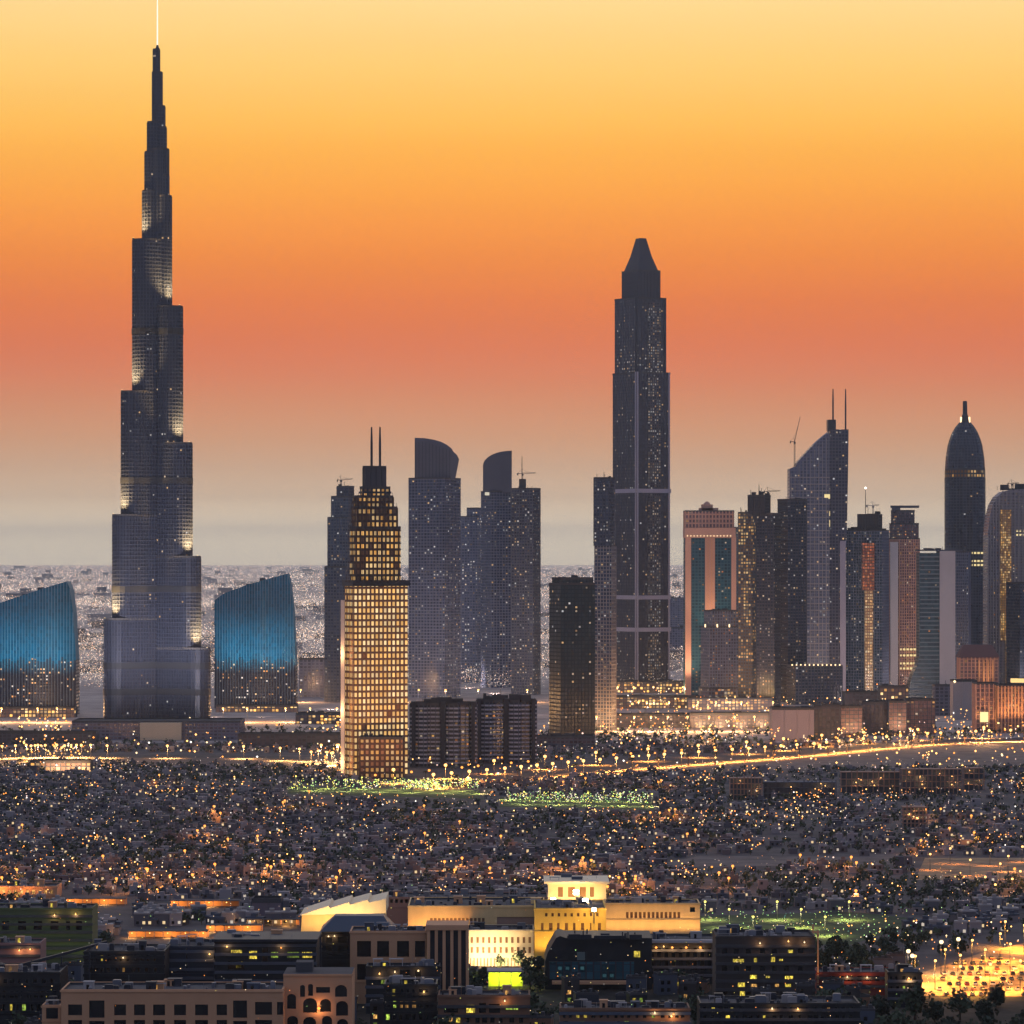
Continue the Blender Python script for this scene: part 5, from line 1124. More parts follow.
for px in (494, 505, 516): point_light(T.e, (T.x(px), 7, T.z(979)), 2600, (.8, .9, .12), .5)

# ================================================================== the low city: houses, trees, lamps
def in_poly(px, py, poly):
    c = False; n = len(poly)
    for i in range(n):
        (xa, ya), (xb, yb) = poly[i], poly[i-1]
        if (ya > py) != (yb > py) and px < (xb-xa)*(py-ya)/(yb-ya)+xa: c = not c
    return c
OPEN = [[(60, 926), (136, 926), (136, 897), (60, 897)], [(164, 917), (246, 917), (246, 900), (164, 900)], [(118, 952), (306, 952), (306, 926), (118, 926)], [(690, 771), (1100, 767), (1100, 736), (880, 745), (760, 752), (380, 768), (380, 789), (470, 785)],
        [(640, 869), (900, 865), (900, 856), (700, 855)], [(284, 800), (484, 805), (484, 790), (284, 786)], [(496, 814), (660, 816), (655, 799), (496, 796)],
        [(690, 946), (850, 946), (935, 921), (850, 911), (690, 915)], [(900, 1004), (1100, 1006), (1100, 930), (985, 950), (905, 976)], [(912, 882), (1100, 882), (1100, 857), (922, 857)],
        [(-100, 760), (345, 768), (345, 753), (-100, 753)], [(725, 800), (990, 796), (990, 785), (725, 788)], [(895, 831), (932, 831), (932, 824), (895, 824)]]
def free(x, y):
    p = to_px(x, y)
    return not any(in_poly(p[0], p[1], q) for q in OPEN)
FOOT = []                                                    # footprints already built on
bpy.context.view_layer.update()
for o in list(COL.objects):
    if o.get('category') and o.type == 'EMPTY' and o.name.split('.')[0] not in ('tower_crane',):
        xs, ys = [], []
        for c in o.children:
            if c.type == 'MESH':
                for v in c.bound_box: xs.append(o.location.x+v[0]); ys.append(o.location.y+v[1])
        if xs: FOOT.append((min(xs)-3, max(xs)+3, min(ys)-3, max(ys)+3))
def clear(x, y, r=5):
    return free(x, y) and not any(a-r < x < b_+r and c-r < y < e_+r for a, b_, c, e_ in FOOT)
WALLS = [plain('house cream', C(122, 112, 112), .9, .15), plain('house grey', C(92, 88, 92), .9, .15), plain('house taupe', C(98, 88, 88), .9, .15), plain('house white', C(140, 132, 132), .9, .12), plain('house shade', C(78, 76, 84), .9, .15)]
P_w2 = light_mat('house lamp pane', (1, .72, .38, 1), .9); P_w3 = light_mat('house pale pane', (1, .86, .7, 1), .6)
def house_mesh(m, x, y, w, dp, h, q, k):
    m.box(x-w/2, x+w/2, y-dp/2, y+dp/2, 0, h, k, False)
    if q.random() < .6: a = w*.25; m.box(x-a, x+a*.4, y-a, y+a*.5, h, h+q.uniform(1, 2.2), k, False)
    for i in range(int(w//3)):
        if q.random() < .75:
            xx = x-w/2+1+i*3; z = q.choice([.8, h-2.4] if h > 5 else [.8]); lit = q.random()
            m.box(xx, xx+1.3, y-dp/2-.06, y-dp/2-.01, z, z+1.4, 6 if lit < .16 else (7 if lit < .24 else 5), False)
spots = []
q = random.Random(5); row = 0
y = 1700.0
while y < 3480:
    x = -(.150*y+40)
    while x < .150*y+40:
        xx, yy = x+q.uniform(-4, 4), y+x*.10+q.uniform(-2.5, 2.5); p = to_px(xx, yy)
        dens = .74 if p[0] < 690 else (.34 if p[1] < 850 else .42)
        if math.sin(xx*.013+yy*.006)+math.sin(yy*.02-xx*.004) > 1.25: dens *= .25
        if q.random() < dens and clear(xx, yy): spots.append((xx, yy))
        x += 7.5
    row = 1-row; y += (9 if row else 17)+(y-1700)*.004
inview = [s for s in spots if abs(s[0])/s[1] < .1384]
inview.sort(key=lambda s: s[1]); near = set(inview[:300])
protos = []
for v in range(5):
    e = empty('villa', (0, 0, 0), 'small flat roofed house among the trees of the low city', 'house', 'small houses of the low city')
    w, dp, h = ((5.5, 5, 3.6), (7, 6, 6), (5, 5, 3.2), (6, 5, 5.8), (8, 6, 3.6))[v]
    m = MB(); m.box(-w/2, w/2, -dp/2, dp/2, 0, h, 0, False); m.build('wall', WALLS[v], e)
    m = MB(); m.box(-w/2-.2, w/2+.2, -dp/2-.2, dp/2+.2, h-.3, h+.5); m.box(-w/4, w*.1, -1.5, 1, h+.5, h+2); m.build('roof', M_conc if v % 2 else M_concd, e)
    for i in range(int(w//3)):
        xx = -w/2+1+i*3; m = MB(); m.box(xx, xx+1.3, -dp/2-.1, -dp/2-.02, 1, 2.4); m.build('window', [P_dark, P_dark, P_w2, P_dark, P_w3][(i+v) % 5], e)
    protos.append(e)
rest = MB(); used = set()
for s in spots:
    if s in near:
        v = q.randrange(5); o = protos[v] if v not in used else copy_tree(protos[v]); used.add(v); o.location = (*s, 0); o.rotation_euler.z = q.uniform(-.25, .25)
    else:
        house_mesh(rest, s[0], s[1], q.uniform(3.5, 7.5), q.uniform(4, 6), q.choice([2.6, 2.8, 3, 3.2, 3.4, 5.2]), q, q.randrange(5))
tag(rest.build('low_rise_houses', WALLS+[P_dark, P_w2, P_w3]), kind='stuff')

# ---- trees: tapered trunk with limbs, crown of many leaf clumps
def crown_into(m, cx, cy, z0, rx, rz, n, q, size, k=0):
    for _ in range(n):
        while True:
            a = (q.uniform(-1, 1), q.uniform(-1, 1), q.uniform(-1, 1)); l = math.sqrt(sum(t*t for t in a))
            if .25 < l < 1: break
        lob = 1+.25*math.sin(a[0]*5+cx)+.2*math.cos(a[1]*6+cy)
        c = Vector((cx+a[0]*rx*lob, cy+a[1]*rx*lob, z0+rz+a[2]*rz*lob)); s = size*q.uniform(.6, 1.3)
        u = Vector((q.uniform(-1, 1), q.uniform(-1, 1), q.uniform(-1, 1))).normalized(); v = u.orthogonal().normalized(); w = u.cross(v)
        m.face([c+v*s, c+w*s*.8, c-v*s*.9, c-w*s*.7], None, k)
tprotos = []
for v in range(5):
    q2 = random.Random(70+v)
    e = empty('broadleaf_tree', (0, 0, 0), 'dark leafy tree among the low houses', 'tree', 'trees among the low houses'); h = (5, 6.5, 4.2, 7.5, 5.5)[v]; r = h*.42
    m = MB(); m.loft([(circle(.28, 6), 0), (circle(.2, 6), h*.35), (circle(.1, 6, .1), h*.7)])
    for i in range(4):
        a = i*1.6+v; m.bar((0, 0, h*.35), (r*.6*math.cos(a), r*.6*math.sin(a), h*.62), .12)
    m.build('trunk', M_trunk, e)
    m = MB(); crown_into(m, 0, 0, h*.22, r, h*.39, 230, q2, .62); m.build('crown', M_leaf if v % 2 else M_leafd, e); tprotos.append(e)
tspots = []
y = 1560.0
while y < 3760:
    x = -(.150*y+30)
    while x < .150*y+30:
        xx, yy = x+q.uniform(-6, 6), y+q.uniform(-7, 7); p = to_px(xx, yy)
        dens = .36
        if math.sin(xx*.011-yy*.007)+math.sin(yy*.016+xx*.01) > .9: dens = 1.0
        if q.random() < dens and clear(xx, yy, 2): tspots.append((xx, yy))
        x += 8.5
    y += 11+(y-1560)*.004
tview = sorted([s for s in tspots if abs(s[0])/s[1] < .1384], key=lambda s: s[1]); tn = set(tview[:230])
m = MB(); used = set(); mt = MB()
for s in tspots:
    if s in tn:
        v = q.randrange(5); o = tprotos[v] if v not in used else copy_tree(tprotos[v]); used.add(v); o.location = (*s, 0); o.rotation_euler.z = q.uniform(0, 6.28); k = q.uniform(.8, 1.3); o.scale = (k, k, k)
    else:
        h = q.uniform(2.6, 6.2); crown_into(m, s[0], s[1], h*.22, h*.46, h*.38, 20, q, h*.19, q.randrange(2)); 
        if s[1] < 2300: m.bar((s[0], s[1], 0), (s[0], s[1], h*.5), .3, 2)
tag(m.build('street_trees', [M_leaf, M_leafd, M_trunk]), kind='stuff')
# nearer garden trees, each a thing of its own
GT = [(600, 1560, 11), (612, 1556, 12), (622, 1558, 10), (592, 1550, 9), (634, 1562, 8), (655, 1575, 8), (668, 1578, 9), (682, 1580, 8), (698, 1582, 9), (712, 1585, 8), (726, 1580, 7), (470, 1500, 7), (480, 1496, 8), (530, 1500, 8), (540, 1494, 7),
      (452, 1380, 8), (466, 1385, 7), (545, 1395, 8), (566, 1390, 7), (588, 1388, 8), (612, 1390, 9), (636, 1386, 8), (660, 1390, 9), (684, 1388, 8), (540, 1330, 8), (20, 1440, 8), (48, 1430, 9), (70, 1425, 8), (110, 1430, 9), (150, 1445, 9), (205, 1450, 8),
      (660, 1290, 9), (690, 1300, 10), (835, 1400, 10), (860, 1395, 9), (880, 1400, 10), (915, 1400, 12), (935, 1395, 10), (960, 1400, 9), (985, 1390, 9), (700, 1380, 9), (820, 1420, 8), (842, 1500, 8), (866, 1510, 9), (404, 1300, 9), (425, 1310, 8), (540, 1300, 9), (920, 1335, 10), (890, 1330, 9), (950, 1330, 9), (990, 1335, 10), (1015, 1330, 9), (0, 1330, 9), (20, 1340, 8)]
qg = random.Random(17)
while len(GT) < 125:
    px, d = qg.uniform(-10, 1030), qg.choice((qg.uniform(1270, 1400), qg.uniform(1400, 1580))); x = X(px, d)
    if not any(a-2 < x < b_+2 and c-2 < d < e_+2 for a, b_, c, e_ in FOOT) and free(x, d): GT.append((px, d, qg.uniform(5, 10)))
for i, (px, d, h) in enumerate(GT):
    o = copy_tree(tprotos[i % 5]); o.location = (X(px, d), d, 0); k = h/6.0; o.scale = (k*1.15, k*1.15, k); o.rotation_euler.z = i*1.7
    o['label'] = 'dark garden tree among the nearest roofs and terraces'; o['group'] = 'garden trees among the nearest roofs'
# boulevard palms
def palm_proto():
    e = empty('palm_tree', (0, 0, 0), 'palm standing along the lit boulevard below the towers', 'palm', 'palms along the lit boulevard')
    m = MB(); m.loft([(circle(.35, 7), 0), (circle(.26, 7, .1), 5), (circle(.22, 7, .25), 9.5)]); m.build('trunk', M_trunk, e); m = MB()
    for i in range(16):
        a = i*.393+.1*(i % 3); p = Vector((.25, 0, 9.4)); dirv = Vector((math.cos(a), math.sin(a), 0)); s = Vector((-dirv.y, dirv.x, 0)); lift = .9 if i % 2 else .3; pts = [p+dirv*t*3.6+Vector((0, 0, lift*t*2.2-3.2*t*t)) for t in (0, .33, .66, 1)]
        for t in range(3):
            w0, w1 = (.35, .5, .4, .05)[t], (.35, .5, .4, .05)[t+1]; m.face([pts[t]-s*w0, pts[t+1]-s*w1, pts[t+1]+s*w1, pts[t]+s*w0])
    m.build('crown', M_leafd, e); return e
pp = palm_proto()
def along(poly, f):
    ls = [math.dist(a, c) for a, c in zip(poly, poly[1:])]; t = f*sum(ls)
    for (a, c), l in zip(zip(poly, poly[1:]), ls):
        if t <= l: return Vector((a[0]+(c[0]-a[0])*t/l, a[1]+(c[1]-a[1])*t/l)), Vector((c[0]-a[0], c[1]-a[1])).normalized()
        t -= l
    return Vector(poly[-1]), Vector((1, 0))
first = True
for i in range(46):
    p, t = along(BOULEVARD, (i+.5)/46); n = Vector((-t.y, t.x)); o = pp if first else copy_tree(pp); first = False
    p = p+n*(-36 if i % 2 else 38)+t*q.uniform(-4, 4); o.location = (p.x, p.y, 0); o.rotation_euler.z = i; k = q.uniform(.75, 1.15); o.scale = (k, k, k)

# ---- street lamps as things: along the boulevard, the west road and the lanes of the low city
def lamp_proto(mat, r, label, group, power=0, col=(1, .5, .18), h=9, omni=False):
    e = empty('street_lamp', (0, 0, 0), label, 'street lamp', group)
    m = MB(); m.loft([(circle(.16, 6), 0), (circle(.09, 6), h)]); m.bar((0, 0, h), (0, -1.4, h+.3), .14); m.build('pole', M_dsteel, e)
    m = MB(); m.ball((0, -1.4, h), r); m.build('lamp_head', mat, e)
    if power and omni: point_light(e, (0, -1.4, h-.3-r), power, col, .6)
    elif power: point_light(e, (0, -1.4, h-.3-r), power*.03, col, .5); spot_light(e, (0, -1.4, h-.3-r), (0, -1.4, 0), power, col, 150, .4, 'lamp_light')
    return e
pa = lamp_proto(L_am, 1.3, 'amber street lamp along the lit boulevard below the towers', 'street lamps along the boulevard', 2.2e5, (1, .38, .07), 11)
pb = lamp_proto(L_or, 1.0, 'orange street lamp along the lit boulevard below the towers', 'street lamps along the boulevard', 0, h=8)
ua = ub = True
for i in range(80):
    p, t = along(BOULEVARD, (i+.5)/80); n = Vector((-t.y, t.x)); side = 31 if i % 2 else -31; p = p+n*side
    if i % 2 == 0 or i % 3 == 0: o = pa if ua else copy_tree(pa); ua = False
    else: o = pb if ub else copy_tree(pb); ub = False
    o.location = (p.x, p.y, 0)
pc = lamp_proto(L_am, 1.1, 'amber street lamp along the west road past the tallest tower', 'street lamps along the west road', 2.4e5, (1, .48, .14), 11); uc = True
for f in [.04, .09, .13, .16, .18, .2, .22, .24, .27, .33, .45, .6, .72, .8, .86, .9, .93, .95, .97, .985]:
    p, t = along(WESTROAD, f); o = pc if uc else copy_tree(pc); uc = False; o.location = (p.x+q.uniform(-8, 8), p.y-26+q.uniform(-8, 8), 0)
pd = lamp_proto(L_am, .55, 'amber lamp post on the orange parking lot', 'lamp posts on the parking lot', 7.5e4, (1, .42, .06), 12); ud = True
for px, py in ((935, 990), (960, 984), (985, 978), (1010, 972), (1032, 966), (945, 978), (972, 968), (1000, 961), (1024, 952), (1045, 950), (960, 996), (990, 994), (1020, 990), (1045, 985), (915, 985), (1005, 948)):
    o = pd if ud else copy_tree(pd); ud = False; g0 = G(px, py); o.location = (g0[0], g0[1], 0)
pe = lamp_proto(L_wm, .9, 'large pale lamp on a mast at the corner of the parking lot', 'pale lamps by the parking lot', 1.2e4, (1, .7, .4), 14); ue = True
for px, py in ((908, 985), (912, 990), (941, 975), (958, 972)):
    o = pe if ue else copy_tree(pe); ue = False; g0 = G(px, py); o.location = (g0[0], g0[1], 0)
pg = lamp_proto(L_ye, .55, 'yellow green floodlight mast around the sports fields', 'masts round the sports fields', 3.4e4, (1, .86, .30), 9); ug = True
for px, py in [(296+i*16.5, 788+i*.3+(i % 2)*2.5) for i in range(12)]+[(508+i*16, 800+i*.3+(i % 2)*4) for i in range(10)]+[(705+i*24, 920+(i % 3)*8) for i in range(9)]:
    if py > 850 and px > 870: continue
    o = pg if ug else copy_tree(pg); ug = False; g0 = G(px, py); o.location = (g0[0], g0[1], 0)
pf = lamp_proto(L_am, .6, 'amber lamp post on the lit plaza beyond the green fields', 'lamp posts on the lit plaza', 9e3, (1, .42, .12), 9); uf = True
for px, py in ((930, 870), (950, 864), (970, 876), (990, 866), (1008, 872), (1022, 862), (1035, 876), (1000, 880), (985, 894), (1012, 896), (995, 902), (1020, 888)):
    o = pf if uf else copy_tree(pf); uf = False; g0 = G(px, py); o.location = (g0[0], g0[1], 0)
kinds = [(L_or, .55), (L_am, .5), (L_wm, .45), (L_pk, .5)]
lp = [lamp_proto(mt_, r_, 'small lit lamp post in the lanes of the low city', 'lamp posts of the low city', 0, h=7) for mt_, r_ in kinds]; lu = set()
LPOW = [lamp_proto(L_or, .75, 'strong orange lamp glowing over a lane of the low city', 'strong orange lamps of the low city', 7e3, (1, .36, .07), 8, True)]; lw = set()
cl = []
for _ in range(88):                                          # clusters along lanes
    py = q.choice([q.uniform(785, 900), q.uniform(870, 900)]); px = q.uniform(-20, 1044); cl.append((px, py, q.random()))
n = 0
for px, py, kq in cl:
    g0 = G(px, py)
    for j in range(2 if kq < .3 else 1):
        x, y = g0[0]+q.uniform(-11, 11), g0[1]+q.uniform(-40, 40)
        if not free(x, y): continue
        if (j == 0 and kq < .8) or (j == 1 and kq < .3):
            o = LPOW[0] if not lw else copy_tree(LPOW[0]); lw.add(0)
        else:
            i = q.choices(range(4), (5, 4, 1, 2))[0]; o = lp[i] if i not in lu else copy_tree(lp[i]); lu.add(i)
        o.location = (x, y, 0)
for i in range(4):
    if i not in lu: lp[i].location = (X(300, 2300), 2300, 0)
# ---- the rest of the lamps of the low city: beyond counting
def dots(name, n, fy, fx, fr, zr, w, mats, seed, test=True):
    q = random.Random(seed); m = MB(); k = 0
    while k < n:
        py = fy(q); px = fx(q); d = D(py); x = X(px, d)
        if test and not free(x, d): k += .2; continue
        m.octa((x, d, q.uniform(*zr)), fr(q, d), q.choices(range(len(mats)), w)[0]); k += 1
    return tag(m.build(name, mats), kind='stuff')
def lanes():
    q = random.Random(21); m = MB(); k = 0; y0 = 1690.0
    while y0 < 3300:
        tone = q.choice(((5, 3, 1, .6, 1.5), (1.5, 2, 2, 1.5, 5), (3, 3, 2, 1, 3), (.6, .8, 2, 3, 6))); fill = q.choice((.15, .35, .55, .8)); x = -(.152*y0+40)
        while x < .152*y0+40:
            yy = y0+x*.10+q.gauss(0, 3); px, py = to_px(x, yy)
            dim = .35+.65*(math.sin(x*.012+y0*.02)*.5+.5)
            if q.random() < fill*dim and free(x, yy) and yy > 1560: m.octa((x, yy, q.uniform(5, 9.5)), yy/3700*q.choice((.24, .3, .36, .46)), q.choices(range(5), tone)[0])
            for _r in range(3):
             if q.random() < .42 and free(x, yy+15) and yy > 1560: m.octa((x+q.gauss(0, 8), yy+q.uniform(6, 40), q.uniform(3.5, 8.5)), yy/3700*q.choice((.18, .22, .28, .36)), q.choices(range(5), (1, 1.5, 2.5, 2.5, 6))[0])
            x += q.uniform(9, 14)
        y0 += 34+(y0-1690)*.012
    return tag(m.build('city_lights', LAMPS), kind='stuff')
lanes()
def clus(seed, n, per, fy, spread, r, w):
    q = random.Random(seed); m = MB()
    for _ in range(n):
        py = fy(q); px = q.uniform(-60, 1084); d0 = D(py)
        for _ in range(q.randint(*per)):
            x, d = X(px, d0)+q.gauss(0, spread), d0+q.gauss(0, spread*2.2)
            if free(x, d): m.octa((x, d, q.uniform(2, 8)), d/3700*q.choice(r), q.choices(range(5), w)[0])
    return tag(m.build('city_light_clusters', LAMPS), kind='stuff')
clus(33, 210, (5, 14), lambda q: q.uniform(775, 905), 8, (.38, .55, .8), (6, 5, .8, .3, .6))
# rows of lamps right under the towers and round the boulevard
dots('boulevard_lights', 420, lambda q: q.uniform(728, 778), lambda q: q.uniform(340, 1080), lambda q, d: d/3700*q.choice((.6, .8, 1.1)), (3, 12), (6, 6, 3, 1, 1), LAMPS, 41, False)
dots('plaza_lights', 900, lambda q: q.uniform(690, 752), lambda q: q.uniform(600, 1060), lambda q, d: d/3700*q.choice((.4, .6, .8)), (3, 16), (5, 6, 3, 1, 1), LAMPS, 42, False)
dots('west_road_lights', 420, lambda q: q.uniform(725, 772), lambda q: q.choice((q.gauss(50, 28), q.gauss(60, 22), q.uniform(-40, 345), q.gauss(335, 12))), lambda q, d: d/3700*q.choice((.5, .7, 1.1)), (3, 10), (6, 6, 3, 1, 1), LAMPS, 43, False)
dots('parking_lights', 150, lambda q: q.uniform(935, 1004), lambda q: q.uniform(820, 1060), lambda q, d: d/3700*q.choice((.5, .7, .9)), (2, 9), (6, 5, 2, 2, 1), LAMPS, 44, False)
dots('foreground_lights', 700, lambda q: q.uniform(935, 1062), lambda q: q.uniform(-20, 930), lambda q, d: d/3700*q.choice((.26, .34, .45)), (2, 26), (3, 3, 2.5, 2, 1), [L_or, L_wm, light_mat('dim yellow lamp', (1, .85, .2, 1), 1.4), light_mat('dim white lamp', (1, .93, .8, 1), .8), L_gr], 45, False)
dots('field_lights', 480, lambda q: q.uniform(800, 809), lambda q: q.uniform(505, 648), lambda q, d: d/3700*q.choice((.25, .35, .45)), (4, 7), (4, 3, 1, 2), [L_gr, L_ye, L_wm, L_wh], 48, False)
dots('field_lights', 620, lambda q: q.uniform(788, 797), lambda q: q.choice((q.uniform(290, 480), q.uniform(345, 480), q.gauss(422, 12))), lambda q, d: d/3700*q.choice((.3, .4, .55)), (5, 8), (4, 5, 1, 1), [L_gr, L_ye, L_wm, L_wh], 46, False)
dots('field_lights', 260, lambda q: q.uniform(914, 946), lambda q: q.gauss(790, 70), lambda q, d: d/3700*q.choice((.3, .4, .5)), (1, 5), (4, 1, 1, 2), [L_gr, L_ye, L_wm, light_mat('teal lamp', (.35, .95, .7, 1), .6)], 47, False)
ph = lamp_proto(L_am, 1.1, 'high lamp mast glowing amber among the halls below the towers', 'high lamp masts below the towers', 1e5, (1, .52, .2), 15, True); uh = True
for px, d in [(qs_, dd) for dd, lst in ((4600, (618, 640, 660, 682, 702, 735, 760)), (4120, (610, 630, 652, 676, 694, 715, 742, 764, 880, 930, 1012)), (3740, (604, 625, 648, 668, 690, 712, 735, 760)), (3480, (706, 835, 905, 985)), (3950, (8, 40, 66, 220, 250, 285, 310, 330)), (3180, (20, 45, 70, 100, 330, 318, 340)), (4500, (415, 445, 480, 520, 300))) for qs_ in lst]:
    o = ph if uh else copy_tree(ph); uh = False; o.location = (X(px, d)+random.Random(px).uniform(-9, 9), d-14, 0)
# ---- the far city fading to the horizon: low blocks and lamps
m = MB(); qf = random.Random(8)
for _ in range(1100):
    d = 5600*(60000/5600)**(qf.random()**1.3); x = qf.uniform(-.19, .19)*d
    if any(a-20 < x < b_+20 and c-60 < d < e_+60 for a, b_, c, e_ in FOOT): continue
    w, h = qf.uniform(12, 45)*(1+d/20000), qf.choice((6, 8, 10, 14, 22))*(1+d/40000); m.box(x-w/2, x+w/2, d, d+w*.6, 0, h, qf.randrange(3), False)
tag(m.build('far_city', [M_conc, M_concd, WALLS[2]]), kind='stuff')
import numpy as np
def far_lights(name, n, mats, w, seed):
    r = np.random.default_rng(seed); py = 566.3+(r.random(n)**1.5)*128; px = r.uniform(-190, 1214, n); d = H*F/(py-HY); x = (px-512)/F*d
    dens = .5+.5*np.sin(x*.0011+d*.0002)*np.cos(d*.0009-x*.0004)+.35*np.sin(x*.004)*np.sin(d*.0021); keep = r.random(n) < np.clip(dens, .25, 1); py, d, x = py[keep], d[keep], x[keep]; n = len(x)
    rad = d/3700*r.choice([.13, .16, .2, .26, .34, .5], n, p=[.22, .24, .22, .17, .1, .05]); z = r.uniform(8, 26, n)
    off = np.array([(1, 0, -.5), (-.5, .87, -.5), (-.5, -.87, -.5), (0, 0, 1)]); v = np.stack([x, d, z], 1)[:, None, :]+off[None]*rad[:, None, None]
    f = (np.arange(n)*4)[:, None, None]+np.array([(0, 2, 1), (0, 1, 3), (1, 2, 3), (2, 0, 3)])[None]
    me = bpy.data.meshes.new(name); me.vertices.add(n*4); me.vertices.foreach_set('co', v.reshape(-1).astype(np.float32)); me.loops.add(n*12); me.loops.foreach_set('vertex_index', f.reshape(-1).astype(np.int32))
    me.polygons.add(n*4); me.polygons.foreach_set('loop_start', (np.arange(n*4)*3).astype(np.int32)); me.polygons.foreach_set('material_index', np.repeat(r.choice(len(mats), n, p=w), 4).astype(np.int32))
    for m_ in mats: me.materials.append(m_)
    me.update(calc_edges=True); me.validate(); o = bpy.data.objects.new(name, me); COL.objects.link(o); return tag(o, kind='stuff')
far_lights('far_lamps_and_haze', 520000, [light_mat('far sodium', (1, .54, .28, 1), 3.2), light_mat('far amber', (1, .70, .46, 1), 3.2), light_mat('far warm', (1, .80, .64, 1), 3.1), light_mat('far white', (1, .88, .80, 1), 2.8), light_mat('far pink', (1, .76, .68, 1), 2.4)], [.16, .24, .24, .14, .22], 51)  # far lamps, multiplied so their glow also stands in for pale haze

# ================================================================== more of the nearest district: small service blocks, garden walls, cars
def service_proto(v):
    e = empty('service_block', (0, 0, 0), 'small dark service block among the nearest roofs', 'building', 'small service blocks among the nearest roofs')
    w, dp, h = ((7, 6, 7), (9, 7, 5.5), (6, 6, 10), (10, 6, 4.5), (8, 7, 8))[v]; m = MB()
    wl = (M_blk, M_dark, plain('dark render', C(58, 52, 50)), plain('dim sandstone', C(120, 88, 68)), M_concd)[v]
    hs = [(-w/2+1.2+i*2.6, -w/2+2.6+i*2.6, 1.2+k*3, 2.8+k*3) for i in range(int((w-1.5)//2.6)) for k in range(int((h-1)//3))]
    holed(m, -w/2, w/2, 0, h, hs, -dp/2, .4); m.face([(w/2, -dp/2, 0), (w/2, dp/2, 0), (w/2, dp/2, h), (w/2, -dp/2, h)]); m.face([(-w/2, dp/2, 0), (-w/2, -dp/2, 0), (-w/2, -dp/2, h), (-w/2, dp/2, h)]); m.face([(w/2, dp/2, 0), (-w/2, dp/2, 0), (-w/2, dp/2, h), (w/2, dp/2, h)]); m.build('wall', wl, e)
    m = MB(); m.ring(rect(-w/2+.4, w/2-.4, -dp/2+.4, dp/2-.4), rect(-w/2-.1, w/2+.1, -dp/2-.1, dp/2+.1), h-.1, h+.8); m.face([(-w/2, -dp/2, h-.05), (w/2, -dp/2, h-.05), (w/2, dp/2, h-.05), (-w/2, dp/2, h-.05)])
    for a in range(3): m.box(-w/2+1+a*2.4, -w/2+2.2+a*2.4, -1, .6+a*.4, h, h+1+.5*a)
    m.bar((w*.3, 1, h), (w*.3, 1, h+3.2), .16); m.build('roof', M_roof, e)
    for i, hh in enumerate(hs):
        m = MB(); m.box(hh[0], hh[1], -dp/2+.36, -dp/2+.5, hh[2], hh[3]); m.build('window', (P_dark, P_dark, P_ye, P_dark, P_dark, P_dark, P_gr, P_dark, P_wm)[(i*2+v*3) % 9], e)
    return e
sp_ = [service_proto(v) for v in range(5)]; su = set(); qs = random.Random(91); placed = []
tries = 0
while len(placed) < 120 and tries < 9000:
    tries += 1; px = qs.uniform(-10, 900); d = qs.uniform(1260, 1570); x = X(px, d)
    if any(a-4.5 < x < b_+4.5 and c-4.5 < d < e_+4.5 for a, b_, c, e_ in FOOT) or any(abs(x-u) < 11 and abs(d-w_) < 9 for u, w_ in placed) or not free(x, d) or (480 < px < 545 and d > 1450) or (60 < px < 350 and d < 1330): continue
    placed.append((x, d)); v = qs.randrange(5); o = sp_[v] if v not in su else copy_tree(sp_[v]); su.add(v); o.location = (x, d, 0); o.rotation_euler.z = qs.uniform(-.3, .3)
# cars on the parking lot
def car_proto(mat):
    e = empty('parked_car', (0, 0, 0), 'small car parked on the orange lit parking lot', 'car', 'cars on the orange lit parking lot')
    m = MB(); m.profile([(-2.2, .35), (2.2, .35), (2.25, .8), (1.2, .95), (-2.1, 1.0), (-2.25, .7)], -.88, .88); m.build('body', mat, e)
    m = MB(); m.loft([(rect(-1.9, 1.1, -.8, .8), .98), (rect(-1.4, .4, -.65, .65), 1.5)]); m.build('cabin', P_dark, e)
    for sx in (-1.4, 1.4):
        for sy in (-.86, .78):
            m = MB(); c = [(sx+.34*math.cos(a*.785), .34+.34*math.sin(a*.785)) for a in range(8)]; m.profile(c, sy, sy+.1); m.build('wheel', M_blk, e)
    return e
cp = [car_proto(plain(n_, c_, .35, .05, spec=.6)) for n_, c_ in (('white paint', C(210, 206, 200)), ('grey paint', C(90, 92, 96)), ('black paint', C(26, 26, 28)), ('red paint', C(120, 30, 26)))]; cu = set()
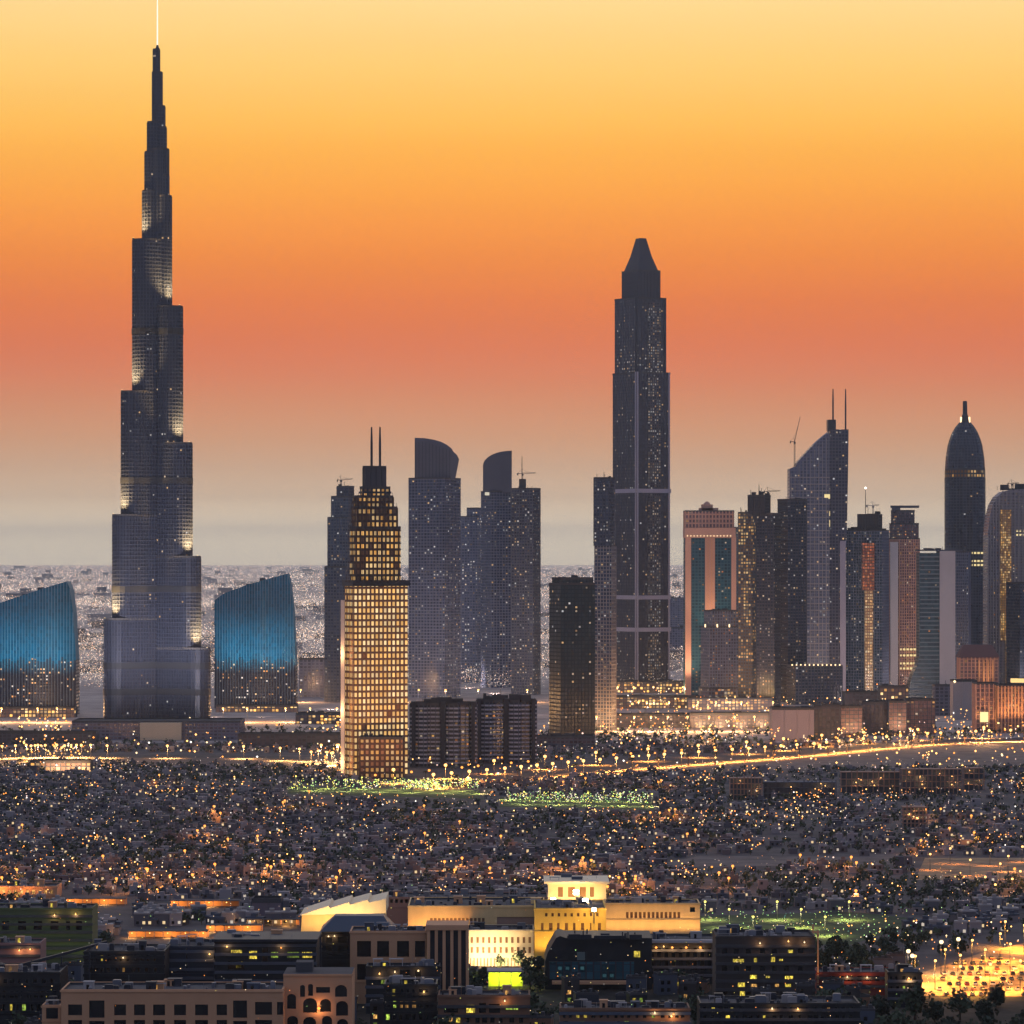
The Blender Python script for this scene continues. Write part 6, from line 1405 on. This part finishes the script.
for r_ in range(9):
    for k in range(13):
        px, py = 938+k*8.6+r_*1.5, 996-r_*5.2
        if qs.random() < .42 or not in_poly(px, py, [(925, 1002), (1060, 1004), (1060, 938), (985, 955), (925, 974)]): continue
        g0 = G(px, py); v = qs.randrange(4); o = cp[v] if v not in cu else copy_tree(cp[v]); cu.add(v); o.location = (*g0, .15); o.rotation_euler.z = 1.57+qs.uniform(-.06, .06)
for v in range(4):
    if v not in cu: cp[v].location = (*G(960, 990), .15)
# orange lit market rows between the houses
for i, (pa_, pb_, py, lab) in enumerate(((66, 126, 905, 'row of orange lit stalls beyond the green lit building'), (170, 240, 907, 'row of orange lit stalls before the plain mauve block'), (128, 208, 938, 'low tin roofed row of stalls lit orange behind the black halls'), (206, 262, 932, 'bright yellow lit row of stalls behind the dark lounge'), (246, 300, 926, 'short row of lit stalls beside the pale angled mall roofs'))):
    d = D(py); T = Tower('stall_row', lab, (pa_+pb_)/2, d, 'stalls'); xa, xb = T.x(pa_), T.x(pb_); nn_ = int((xb-xa)/4)
    m = MB(); m.box(xa, xb, -2.5, 5, 3.2, 3.5); m.build('roof', M_roof, T.e); m = MB(); m.box(xa, xb, 4.4, 4.9, 0, 3.19); m.build('back_wall', M_sand, T.e)
    for k in range(nn_+1):
        m = MB(); x = xa+.2+(xb-xa-.4)*k/nn_; m.box(x-.15, x+.15, -2.3, -2, 0, 3.19); m.build('post', M_conc, T.e)
    for k in range(nn_):
        if k % 2: continue
        x = xa+(xb-xa)*(k+.5)/nn_; m = MB(); m.octa((x, -2.2, 2.5), .32); o = m.build('stall_lamp', L_am, T.e)
        if k % 4 == 0: point_light(o, (x, -1.4, 2.3), 3600, (1, .48, .12), .4)

# ================================================================== haze: one even box of air round everything
m = MB(); m.box(-45500, 45500, -3500, 90500, -1, 900)
hz = m.build('haze', bpy.data.materials.new('air')); hm = hz.data.materials[0]; hm.use_nodes = True; t = hm.node_tree; t.nodes.clear()
o = t.nodes.new('ShaderNodeOutputMaterial'); v = t.nodes.new('ShaderNodeVolumePrincipled'); t.links.new(v.outputs[0], o.inputs['Volume'])
v.inputs['Color'].default_value = C(188, 210, 240); v.inputs['Density'].default_value = AIR; v.inputs['Anisotropy'].default_value = 0.7
tag(hz, kind='stuff')
